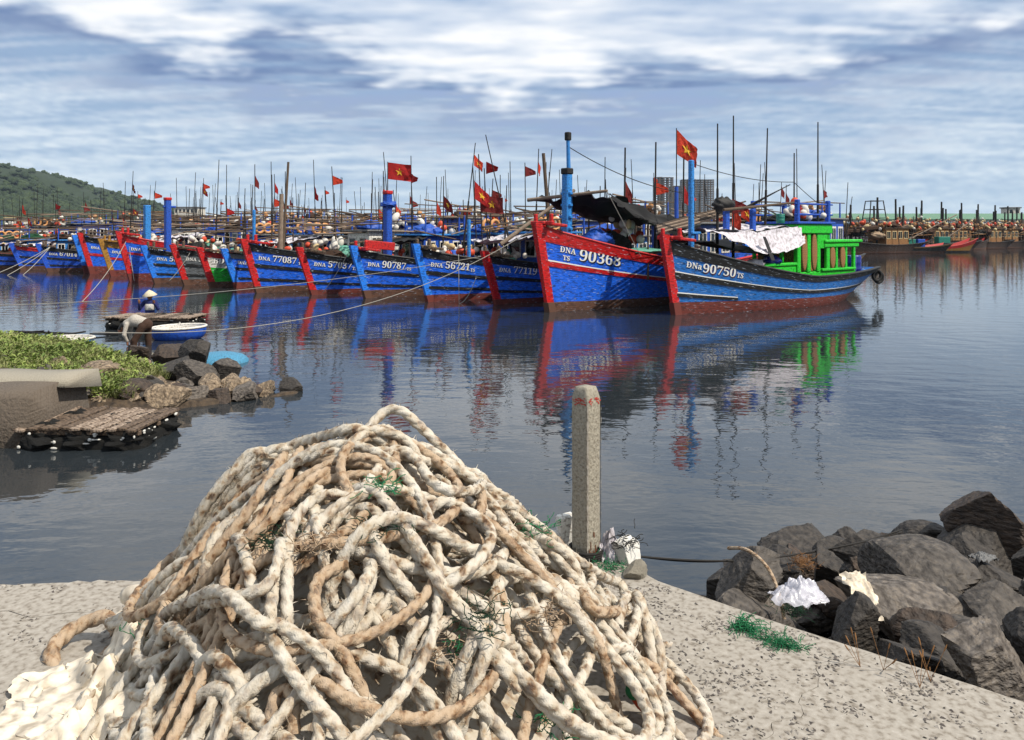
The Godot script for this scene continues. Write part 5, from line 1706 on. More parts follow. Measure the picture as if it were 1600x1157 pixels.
func hand_bones(w: Vector3, dir: Vector3, side: Vector3) -> Array:
	var out := [[w, w + dir * 0.08, 0.026, 0.032]]
	var n := dir.cross(side).normalized()
	for k in 4:
		var b := w + dir * 0.085 + side * (k - 1.5) * 0.021
		var l: float = [0.055, 0.068, 0.062, 0.048][k]
		out.append([b, b + dir * l * 0.55, 0.0095, 0.009])
		out.append([b + dir * l * 0.55, b + dir * l * 0.9 + n * l * 0.35, 0.009, 0.008])
	out.append([w + dir * 0.03 + side * 0.028, w + dir * 0.07 + side * 0.062, 0.012, 0.009])
	return out

func build_people() -> void:
	var skin := mat(Color(0.45, 0.29, 0.20), 0.6)
	# bending over the basket boat, back to us, in the shallows
	var p := thing("person", "person in grey shirt and brown trousers bending over the water", "person", Vector3(-9.12, -0.26, -19.6))
	p.scale = Vector3.ONE * 0.88
	var hipL := Vector3(0.10, 0.83, 0.05); var hipR := Vector3(0.14, 0.83, -0.15)
	var V := func(x, y, z): return Vector3(x, y, z)
	var trousers := [[V.call(0.16, 0.88, -0.05), V.call(0.02, 0.93, -0.05), 0.165, 0.15], [hipL, Vector3(-0.10, 0.46, 0.12), 0.115, 0.085], [Vector3(-0.10, 0.46, 0.12), Vector3(-0.12, 0.04, 0.12), 0.085, 0.075], [hipR, Vector3(0.16, 0.46, -0.16), 0.115, 0.085], [Vector3(0.16, 0.46, -0.16), Vector3(0.17, 0.04, -0.18), 0.085, 0.075]]
	var shirt := [[Vector3(0.06, 0.93, -0.05), Vector3(-0.16, 0.99, -0.05), 0.155, 0.165], [Vector3(-0.16, 0.99, -0.05), Vector3(-0.36, 0.90, -0.05), 0.165, 0.135], [Vector3(-0.33, 0.90, 0.10), Vector3(-0.36, 0.62, 0.17), 0.065, 0.052], [Vector3(-0.36, 0.62, 0.17), Vector3(-0.31, 0.44, 0.10), 0.050, 0.042], [Vector3(-0.34, 0.90, -0.20), Vector3(-0.40, 0.62, -0.26), 0.065, 0.052], [Vector3(-0.40, 0.62, -0.26), Vector3(-0.34, 0.44, -0.18), 0.050, 0.042]]
	var flesh := [[Vector3(-0.40, 0.88, -0.05), Vector3(-0.47, 0.82, -0.05), 0.055, 0.055], [Vector3(-0.49, 0.80, -0.05), Vector3(-0.55, 0.70, -0.05), 0.098, 0.085], [Vector3(-0.62, 0.74, -0.05), Vector3(-0.64, 0.73, -0.05), 0.015, 0.015]]
	flesh += hand_bones(Vector3(-0.31, 0.44, 0.10), Vector3(0.1, -1, -0.1).normalized(), Vector3(0, 0, -1))
	flesh += hand_bones(Vector3(-0.34, 0.44, -0.18), Vector3(0.1, -1, 0.1).normalized(), Vector3(0, 0, 1))
	put("body", body_mesh(flesh, 0.012, 0.015), skin, p)
	put("shirt", body_mesh(shirt, 0.022), grained(Color(0.72, 0.70, 0.66), T.cloth, 3.0, 0.9), p)
	put("trousers", body_mesh(trousers, 0.022), grained(Color(0.24, 0.15, 0.09), T.cloth, 3.0, 0.9), p)
	put("hair", body_mesh([[Vector3(-0.47, 0.85, -0.05), Vector3(-0.53, 0.76, -0.05), 0.10, 0.095]], 0.02), mat(Color(0.02, 0.017, 0.015), 0.6), p)
	# standing thigh-deep behind the raft, hands raised to the line, conical hat
	var q := thing("person", "person in conical hat and blue and white shirt holding a line", "person", Vector3(-11.05, -0.56, -24.4))
	q.scale = Vector3.ONE * 0.93
	var sh := [[Vector3(0, 0.86, 0), Vector3(0, 1.10, 0), 0.15, 0.14], [Vector3(0, 1.10, 0), Vector3(0, 1.28, 0), 0.145, 0.13], [Vector3(-0.15, 1.30, 0), Vector3(0.15, 1.30, 0), 0.07, 0.07]]
	var slv := [[Vector3(-0.20, 1.28, 0.0), Vector3(-0.30, 1.08, 0.08), 0.062, 0.052], [Vector3(-0.30, 1.08, 0.08), Vector3(-0.25, 1.26, 0.22), 0.05, 0.04], [Vector3(0.20, 1.28, 0.0), Vector3(0.30, 1.08, 0.08), 0.062, 0.052], [Vector3(0.30, 1.08, 0.08), Vector3(0.25, 1.26, 0.22), 0.05, 0.04]]
	put("shirt", body_mesh(sh + slv, 0.022), grained(Color(0.06, 0.13, 0.38), T.cloth, 3.0, 0.9), q)
	put("shirt_band", body_mesh([[Vector3(0, 1.10, 0.0), Vector3(0, 1.16, 0.0), 0.158, 0.158]], 0.02), grained(Color(0.78, 0.78, 0.76), T.cloth, 3.0, 0.9), q)
	put("trousers", body_mesh([[Vector3(-0.09, 0.84, 0), Vector3(-0.10, 0.45, 0.02), 0.11, 0.085], [Vector3(-0.10, 0.45, 0.02), Vector3(-0.11, 0.03, 0), 0.085, 0.07], [Vector3(0.09, 0.84, 0), Vector3(0.10, 0.45, 0.02), 0.11, 0.085], [Vector3(0.10, 0.45, 0.02), Vector3(0.11, 0.03, 0), 0.085, 0.07]], 0.022), grained(Color(0.05, 0.07, 0.16), T.cloth, 3.0, 0.9), q)
	var fl := [[Vector3(0, 1.34, 0), Vector3(0, 1.42, 0.01), 0.05, 0.05], [Vector3(0, 1.47, 0.01), Vector3(0, 1.56, 0.01), 0.085, 0.095], [Vector3(0, 1.49, 0.105), Vector3(0, 1.47, 0.115), 0.014, 0.016]]
	fl += hand_bones(Vector3(-0.25, 1.26, 0.22), Vector3(0.1, 0.9, 0.35).normalized(), Vector3(1, 0, 0))
	fl += hand_bones(Vector3(0.25, 1.26, 0.22), Vector3(-0.1, 0.9, 0.35).normalized(), Vector3(-1, 0, 0))
	put("body", body_mesh(fl, 0.012, 0.015), skin, q)
	var hat := MB.new(true)
	hat.lathe(PackedVector2Array([Vector2(0.0, 0.19), Vector2(0.10, 0.125), Vector2(0.23, 0.005), Vector2(0.225, -0.005), Vector2(0.10, 0.105), Vector2(0, 0.165)]), 24, Transform3D(Basis.from_euler(Vector3(0.15, 0, 0.05)), Vector3(0, 1.52, 0.01)))
	put("conical_hat", hat.done(), grained(Color(0.82, 0.78, 0.68), T.grain, 4.0, 0.8), q)

# ---------------------------------------------------------------- the heap of rope
const PX0 := -2.4
const PZ0 := -4.4
const CELL := 0.015
const GW := 240
const GD := 220
var hmap := PackedFloat32Array()

func heap_r(dx: float, dz: float) -> float:
	return Vector2(dx / (maxf(0.72, 1.12 - 0.7 * maxf(dz, 0.0)) if dx < 0 else 1.36), dz / (1.75 if dz > 0 else 0.80)).length()

func mound(x: float, z: float, top: float, shrink: float) -> float:
	var dx := x + 0.62
	var dz := z + 3.15
	var r := heap_r(dx, dz) / shrink
	return QY + (maxf(0.0, top * (1.0 - pow(r, 1.4))) if r < 1.0 else 0.0)

func hget(x: float, z: float) -> float:
	var i := clampi(int((x - PX0) / CELL), 0, GW - 1)
	var j := clampi(int((z - PZ0) / CELL), 0, GD - 1)
	return hmap[j * GW + i]

# lay a rope along a plan path on whatever is there already; returns its centre line
func lay(plan: PackedVector2Array, R: float, lift := 9.0) -> PackedVector3Array:
	var n := plan.size()
	var y := PackedFloat32Array()
	y.resize(n)
	for i in n:
		var h := 0.0
		for k in 9:
			var a := TAU * k / 8.0
			var rr := 0.0 if k == 8 else R * 0.6
			h = maxf(h, hget(plan[i].x + cos(a) * rr, plan[i].y + sin(a) * rr))
		y[i] = minf(h + R * 0.80, maxf(mound(plan[i].x, plan[i].y, 0.99, 0.99), QY + R * 0.9) + lift)
	for p in 4:
		var q := y.duplicate()
		var w: int = [2, 3, 5, 7][p]
		for i in range(w, n - w): q[i] = maxf(y[i], (y[i - w] + y[i + w]) * 0.5 - 0.006)
		y = q
	for p in 12:
		var q := y.duplicate()
		for i in range(1, n - 1): q[i] = (y[i - 1] + 2.0 * y[i] + y[i + 1]) * 0.25
		y = q
	for i in mini(6, n):
		var dip := pow(1.0 - i / 6.0, 2.0) * 0.085
		y[i] -= dip
		y[n - 1 - i] -= dip
	var out := PackedVector3Array()
	for i in n:
		out.append(Vector3(plan[i].x, y[i], plan[i].y))
		var ci := int((plan[i].x - PX0) / CELL); var cj := int((plan[i].y - PZ0) / CELL)
		for dj in range(-2, 3):
			for di in range(-2, 3):
				var ii := ci + di; var jj := cj + dj
				if ii < 0 or jj < 0 or ii >= GW or jj >= GD: continue
				var d2 := Vector2(PX0 + (ii + 0.5) * CELL - plan[i].x, PZ0 + (jj + 0.5) * CELL - plan[i].y).length_squared()
				if d2 < R * R:
					var o := jj * GW + ii
					hmap[o] = maxf(hmap[o], y[i] + sqrt(R * R - d2) * 0.85)
	return out

func resample(p: PackedVector3Array, step: float) -> PackedVector3Array:
	var c := Curve3D.new()
	c.bake_interval = step
	for i in p.size(): c.add_point(p[i], (p[maxi(i - 1, 0)] - p[mini(i + 1, p.size() - 1)]) / 6.0, (p[mini(i + 1, p.size() - 1)] - p[maxi(i - 1, 0)]) / 6.0)
	var L := c.get_baked_length()
	var n := maxi(3, int(L / step))
	var out := PackedVector3Array()
	for i in n + 1: out.append(c.sample_baked(L * i / n, false))
	return out

func spline2(pts: Array, step: float) -> PackedVector2Array:
	var p := PackedVector3Array()
	for i in range(0, pts.size(), 2): p.append(Vector3(pts[i], 0, pts[i + 1]))
	var out := PackedVector2Array()
	for q in resample(p, step): out.append(Vector2(q.x, q.z))
	return out

# three-strand laid rope with a frayed skin
func rope_mesh(path: PackedVector3Array, R: float, sd: int, hairs := 90.0, step := 0.012) -> ArrayMesh:
	var p := resample(path, step)
	var n := p.size()
	var K := 15
	var v := PackedVector3Array()
	var nm := PackedVector3Array()
	var id := PackedInt32Array()
	var r := RandomNumberGenerator.new()
	r.seed = sd
	var nz := noise(sd, 5.0, 2)
	var up := Vector3(0.31, 0.9, 0.2).normalized()
	var ph := r.randf() * TAU
	for i in n:
		var t: Vector3 = (p[mini(i + 1, n - 1)] - p[maxi(i - 1, 0)]).normalized()
		var s := t.cross(up)
		if s.length() < 0.05: s = t.cross(Vector3.RIGHT)
		s = s.normalized()
		up = s.cross(t).normalized()
		ph += step * TAU / (R * 6.5)
		var swell := 1.0 + 0.10 * nz.get_noise_1d(i * step)
		for j in K:
			var th := TAU * j / K
			var q := 1.5 * (th - ph)
			var lobe := absf(cos(q))
			var rad := R * swell * (0.74 + 0.27 * lobe + 0.06 * r.randf())
			var dr := -0.42 * sin(q) * signf(cos(q))
			var er := s * cos(th) + up * sin(th)
			var et := up * cos(th) - s * sin(th)
			v.append(p[i] + er * rad)
			nm.append((er - et * dr * 0.8 + Vector3(r.randf() - 0.5, r.randf() - 0.5, r.randf() - 0.5) * 0.25).normalized())
	for i in n - 1:
		for j in K:
			var k := (j + 1) % K
			var a := i * K + j; var b := i * K + k; var c := a + K; var d := b + K
			id.append_array([a, d, b, a, c, d])
	for e in [0, n - 1]:
		var c := v.size()
		v.append(p[e]); nm.append((p[e] - p[1 if e == 0 else n - 2]).normalized())
		for j in K:
			var k := (j + 1) % K
			if e == 0: id.append_array([c, e * K + j, e * K + k])
			else: id.append_array([c, e * K + k, e * K + j])
	# check which way the skin faces, turn it if needed
	var out0 := v[0] - p[0]
	var fn := (v[id[0]] - v[id[2]]).cross(v[id[0]] - v[id[1]])
	if fn.dot(out0) < 0:
		for q in range(0, id.size(), 3):
			var tmp := id[q + 1]
			id[q + 1] = id[q + 2]; id[q + 2] = tmp
	for h in int(n * step * hairs):
		var i := r.randi() % n
		var j := r.randi() % K
		var b := v[i * K + j]
		var o := (b - p[i]).normalized()
		var t := Vector3(r.randfn(), r.randfn(), r.randfn()).normalized()
		var side := o.cross(t).normalized() * 0.0016
		var tip := b + (o * r.randf_range(0.3, 1.0) + t * 0.9).normalized() * r.randf_range(0.008, 0.026)
		var c := v.size()
		v.append_array([b - side, b + side, tip])
		nm.append_array([o, o, o])
		id.append_array([c, c + 1, c + 2])
	var arr := []
	arr.resize(Mesh.ARRAY_MAX)
	arr[Mesh.ARRAY_VERTEX] = v
	arr[Mesh.ARRAY_NORMAL] = nm
	arr[Mesh.ARRAY_INDEX] = id
	var m := ArrayMesh.new()
	m.add_surface_from_arrays(Mesh.PRIMITIVE_TRIANGLES, arr)
	return m

# a tuft of loose net twine
func twine_mesh(sd: int, n: int, size: Vector3, r0 := 0.0016) -> ArrayMesh:
	var r := RandomNumberGenerator.new()
	r.seed = sd
	var m := MB.new(true)
	for k in n:
		var p := Vector3(r.randfn(0, 0.4) * size.x, absf(r.randfn(0, 0.4)) * size.y, r.randfn(0, 0.4) * size.z)
		var d := Vector3(r.randfn(), r.randfn() * 0.4, r.randfn()).normalized()
		var path := PackedVector3Array()
		for i in 7:
			path.append(p)
			d = (d + Vector3(r.randfn(), r.randfn() * 0.7 - 0.1 * signf(p.y), r.randfn()) * 0.45).normalized()
			p += d * 0.011
			p.y = maxf(p.y, 0.0)
		m.tube(path, r0, r0, 3, false)
	return m.done()

func build_rope_pile() -> void:
	var t := thing("rope_pile", "heap of thick frayed cream mooring rope on the concrete quay", "rope")
	hmap.resize(GW * GD)
	for j in GD:
		for i in GW:
			hmap[j * GW + i] = mound(PX0 + (i + 0.5) * CELL, PZ0 + (j + 0.5) * CELL, 0.79, 0.88)
	# older rope matted together at the heart of the heap
	var rows := []
	var nz := noise(61, 6.0, 3)
	for i in 81:
		var row := PackedVector3Array()
		for j in 81:
			var x := lerpf(-1.9, 0.9, i / 80.0); var z := lerpf(-4.1, -1.3, j / 80.0)
			var h := mound(x, z, 0.46, 0.66)
			row.append(Vector3(x, h - 0.02 + (0.02 * nz.get_noise_2d(x, z) if h > QY else 0.0), z))
		rows.append(row)
	var core := MB.new(true)
	for i in 80:
		for j in 80:
			if maxf(maxf(rows[i][j].y, rows[i + 1][j + 1].y), maxf(rows[i + 1][j].y, rows[i][j + 1].y)) > QY:
				core.quad(rows[i][j], rows[i][j + 1], rows[i + 1][j + 1], rows[i + 1][j])
	put("matted_rope", core.done(), M.rope, t)
	rng.seed = 64
	var count := 0
	# under layers wander over the heap
	for k in 66:
		var a := rng.randf() * TAU
		var rr := pow(rng.randf(), 0.8) * 0.9
		var p := Vector2(-0.62 + cos(a) * rr * (0.85 if cos(a) < 0 else 1.36), -3.15 + sin(a) * rr * (1.75 if sin(a) > 0 else 0.80))
		var hd := rng.randf() * TAU
		var kap := rng.randf_range(-3, 3)
		var turn := rng.randf_range(0.3, 1.3)
		var len := rng.randf_range(1.8, 4.2)
		var plan := PackedVector2Array()
		for i in int(len / 0.025):
			plan.append(p)
			kap = clampf(kap * 0.99 + rng.randfn(0, 0.38), -5.0, 5.0)
			hd += kap * 0.025
			var c := Vector2(-0.62, -3.15)
			var e := p - c
			var q := heap_r(e.x, e.y)
			if q > 0.80 or p.y < -3.85:
				hd = lerp_angle(hd, (c - p).angle(), (0.03 + 0.12 * smoothstep(0.8, 1.15, q)) * turn)
			p += Vector2(cos(hd), sin(hd)) * 0.025
		var R := rng.randf_range(0.0165, 0.0205)
		put("rope", rope_mesh(lay(plan, R, -0.13 + 0.12 * k / 66.0), R, 1000 + k, 110.0), M.rope if rng.randf() < 0.85 else M.rope_tan, t)
	# the long lengths and loops that lie on top, as they fall in the picture (x, z pairs)
	var hero := [
		[-0.57, -2.78, -0.45, -2.70, -0.36, -2.61, -0.28, -2.52, -0.21, -2.44, -0.14, -2.40, -0.07, -2.34, 0.02, -2.33],
		[-0.34, -2.71, -0.24, -2.78, -0.15, -2.78, -0.09, -2.74, -0.07, -2.66, -0.11, -2.54, -0.19, -2.47, -0.24, -2.47],
		[-0.10, -3.04, 0.02, -3.10, 0.14, -3.10, 0.23, -3.06, 0.33, -3.12, 0.45, -3.34, 0.46, -3.12],
		[-0.18, -2.80, -0.09, -2.78, 0.00, -2.76, 0.11, -2.73, 0.19, -2.69, 0.28, -2.68, 0.33, -2.62, 0.36, -2.57],
		[-0.05, -2.71, -0.03, -2.66, 0.05, -2.65, 0.14, -2.66, 0.23, -2.67, 0.30, -2.67],
		[-0.74, -3.07, -0.63, -3.03, -0.51, -3.04, -0.40, -3.06, -0.30, -2.99],
		[-0.51, -2.95, -0.43, -3.00, -0.35, -2.95, -0.30, -2.86, -0.24, -2.81, -0.17, -2.84, -0.12, -2.96, -0.12, -3.17],
		[-0.23, -3.10, -0.14, -3.15, -0.06, -3.15, -0.05, -3.20],
		[-0.46, -2.65, -0.45, -2.57, -0.41, -2.50, -0.34, -2.46, -0.27, -2.45],
		[-0.59, -2.45, -0.55, -2.50, -0.48, -2.54, -0.39, -2.60, -0.29, -2.60, -0.20, -2.62, -0.09, -2.68],
		[-0.45, -2.51, -0.43, -2.43, -0.44, -2.36, -0.47, -2.31, -0.52, -2.29],
		[-0.24, -2.42, -0.28, -2.35, -0.32, -2.28, -0.33, -2.24],
		[0.42, -3.22, 0.42, -3.02, 0.35, -2.84, 0.29, -2.76, 0.26, -2.80, 0.24, -2.93],
		[0.38, -2.86, 0.45, -3.07, 0.47, -2.98, 0.41, -2.83, 0.38, -2.83],
		[0.45, -3.10, 0.51, -3.02, 0.54, -2.90, 0.51, -2.78],
		[0.31, -2.68, 0.41, -2.74, 0.47, -2.72, 0.52, -2.73],
		[0.39, -3.09, 0.46, -3.09, 0.49, -2.96, 0.51, -2.85],
		[0.04, -3.06, 0.14, -3.00, 0.22, -2.99, 0.28, -2.90],
		[-0.20, -2.30, -0.14, -2.33, -0.08, -2.40, 0.00, -2.47],
		[-0.30, -2.26, -0.24, -2.33, -0.19, -2.40],
		[-0.16, -2.25, -0.10, -2.30, -0.03, -2.39, 0.07, -2.49],
		[-0.64, -2.90, -0.70, -2.80, -0.76, -2.72, -0.82, -2.65, -0.90, -2.63, -1.00, -2.66, -1.09, -2.69, -1.17, -2.73],
		[-0.51, -2.71, -0.64, -2.72, -0.70, -2.66, -0.71, -2.55, -0.68, -2.42, -0.65, -2.31, -0.63, -2.26],
		[-0.77, -2.62, -0.72, -2.49, -0.71, -2.39, -0.73, -2.34, -0.81, -2.36, -0.94, -2.48, -1.02, -2.63],
		[-0.99, -2.79, -0.86, -2.57, -0.75, -2.38],
		[-0.65, -2.68, -0.64, -2.60, -0.59, -2.51, -0.55, -2.47],
		[-0.49, -3.06, -0.62, -3.02, -0.84, -3.15, -0.98, -3.15, -1.10, -3.15, -1.22, -3.15, -1.31, -3.15, -1.35, -3.15],
		[-0.83, -3.15, -0.93, -3.15, -1.05, -3.15, -1.14, -3.15, -1.22, -3.15, -1.30, -3.15, -1.35, -3.15],
		[-0.90, -3.15, -1.03, -3.15, -1.13, -3.12, -1.23, -3.12, -1.30, -3.15],
		[-0.96, -3.15, -1.08, -3.15, -1.20, -3.15, -1.28, -3.15],
		[-0.52, -2.51, -0.58, -2.46, -0.59, -2.40, -0.57, -2.32, -0.52, -2.26, -0.44, -2.22, -0.38, -2.20],
		[-0.44, -2.50, -0.43, -2.41, -0.45, -2.33, -0.51, -2.29, -0.55, -2.30],
		[-1.24, -2.77, -1.04, -2.58, -0.84, -2.36, -0.70, -2.24, -0.67, -2.26, -0.59, -2.23, -0.48, -2.19, -0.38, -2.16],
		[-1.33, -3.12, -1.41, -3.08, -1.50, -3.09],
		[-1.19, -2.93, -1.29, -2.96, -1.39, -2.99],
		[-0.94, -2.88, -1.03, -2.88, -1.07, -2.81, -1.07, -2.73],
		[-0.98, -2.37, -0.90, -2.34, -0.83, -2.28, -0.72, -2.20],
		[-1.21, -2.64, -1.14, -2.61, -0.99, -2.44, -0.89, -2.33],
		[-0.92, -2.26, -0.82, -2.23, -0.73, -2.21],
		[-0.64, -2.13, -0.65, -2.18, -0.62, -2.19, -0.59, -2.16, -0.58, -2.12],
		[-1.08, -2.90, -1.19, -2.95, -1.32, -2.98, -1.43, -3.02],
		[-0.92, -3.15, -0.98, -3.15, -1.08, -3.15, -1.15, -3.15]
	]
	for k in hero.size():
		var R := rng.randf_range(0.0175, 0.0215)
		put("rope", rope_mesh(lay(spline2(hero[k], 0.025), R, 0.045 + 0.04 * k / hero.size() + rng.randf_range(0.0, 0.035)), R, 2000 + k, 260.0), M.rope if k % 9 != 3 else M.rope_tan, t)
	# one bight stands clear of the heap
	var arch := PackedVector3Array([Vector3(-0.70, 1.80, -3.1), Vector3(-0.62, 1.95, -3.22), Vector3(-0.535, 2.045, -3.33), Vector3(-0.46, 2.055, -3.32), Vector3(-0.39, 2.005, -3.3), Vector3(-0.30, 1.925, -3.28), Vector3(-0.19, 1.84, -3.2), Vector3(-0.06, 1.73, -3.08), Vector3(0.06, 1.58, -2.98)])
	put("rope", rope_mesh(arch, 0.021, 2999, 130.0), M.rope, t)
	# scraps of green net caught in it
	var scraps := [[-0.30, -2.95, 0.13, 60], [-0.45, -2.75, 0.06, 50], [-0.42, -2.62, 0.12, 45], [0.08, -3.05, 0.12, 45], [-0.13, -2.48, 0.11, 50], [-0.11, -2.38, 0.12, 60], [-0.78, -3.35, 0.10, 50], [-1.25, -2.85, 0.12, 40], [-0.75, -2.55, 0.06, 40], [0.12, -2.35, 0.07, 45], [-1.0, -2.3, 0.07, 48]]
	for k in scraps.size():
		var s = scraps[k]
		var o := solo("net_scrap", twine_mesh(80 + k, s[3], Vector3(s[2], 0.05, s[2])), M.twine_green if k % 3 != 2 else M.net_green, "scrap of green netting caught in the rope heap", "netting", "green net scraps in the rope heap")
		o.position = Vector3(s[0], hget(s[0], s[1]) - 0.015, s[1])
	var br := [[-0.55, -2.66], [-0.62, -2.52], [-0.52, -2.9], [0.1, -2.6], [-1.05, -3.25], [-0.25, -2.35]]
	for k in br.size():
		var o := solo("fibre_tuft", twine_mesh(180 + k, 60, Vector3(0.09, 0.05, 0.09)), M.rope_tan, "tuft of brown unravelled fibre on the rope heap", "fibre", "brown fibre tufts on the rope heap")
		o.position = Vector3(br[k][0], hget(br[k][0], br[k][1]) - 0.015, br[k][1])
	# orange float jammed under the right foot of the heap
	var f := thing("net_float", "orange float with green end wedged under the rope heap", "float", Vector3(0.47, QY + 0.10, -2.74), 0.6)
	put("float_body", ball, M.float_orange, f, Transform3D(Basis.from_euler(Vector3(0, 0, 0.9)).scaled_local(Vector3(0.05, 0.09, 0.05)), Vector3.ZERO))
	put("float_end", ball, M.twine_green, f, Transform3D(Basis.from_scale(Vector3(0.03, 0.03, 0.03)), Vector3(-0.07, 0.05, 0)))
	# cream sacking slumped against the left side
	var sk := thing("sack_sheet", "crumpled cream plastic sacking spread at the foot of the rope heap", "sack")
	var n := 40
	var sr := []
	var sz := noise(65, 1.0, 4)
	for i in n + 1:
		var row := PackedVector3Array()
		for j in n + 1:
			var u := float(i) / n; var w := float(j) / n
			var A := Vector2(-1.86, -3.0); var B := Vector2(-1.48, -3.22); var C := Vector2(-1.02, -2.55); var D := Vector2(-1.60, -2.40)
			var q := A.lerp(B, u).lerp(D.lerp(C, u), w)
			q += Vector2(sz.get_noise_2d(u * 3, w * 3), sz.get_noise_2d(u * 3 + 40, w * 3)) * 0.07
			var fold := absf(sz.get_noise_2d(u * 2.6 + w * 1.2 + 7, w * 2.0 - u * 1.5)) * 0.09 + absf(sz.get_noise_2d(u * 3.5, w * 3.5 + 30)) * 0.02
			row.append(Vector3(q.x, minf(hget(q.x, q.y) + 0.012, QY + 0.03 + 0.26 * u * (1.0 - 0.3 * w)) + fold * (0.35 + u), q.y))
		sr.append(row)
	for p in 2:
		var s2 := []
		for i in n + 1:
			var row := PackedVector3Array()
			for j in n + 1:
				var v: Vector3 = sr[i][j]
				var hsum := v.y * 2.0; var c := 2.0
				for d in [[-1, 0], [1, 0], [0, -1], [0, 1]]:
					var ii: int = i + d[0]; var jj: int = j + d[1]
					if ii >= 0 and jj >= 0 and ii <= n and jj <= n:
						hsum += sr[ii][jj].y; c += 1.0
				row.append(Vector3(v.x, maxf(hsum / c, QY + 0.008), v.z))
			s2.append(row)
		sr = s2
	var sm := MB.new(true)
	sm.skin(sr, false)
	put("sheet", sm.done(), M.sack, sk)
	var roll := PackedVector3Array()
	for i in 9: roll.append(Vector3(lerpf(-1.52, -1.20, i / 8.0), 1.36 + 0.02 * sin(i * 0.9), lerpf(-3.16, -3.0, i / 8.0)))
	var rm := MB.new(true)
	rm.tube(resample(roll, 0.02), 0.035, 0.05, 12)
	put("rolled_edge", rm.done(), M.sack, sk)
	var bp := spline2([-1.78, -3.12, -1.84, -3.2, -1.80, -3.3, -1.70, -3.32, -1.62, -3.28], 0.02)
	solo("rope_end", rope_mesh(lay(bp, 0.03), 0.03, 77, 200.0), M.rope_tan, "short brown rope end lying behind the sacking", "rope")

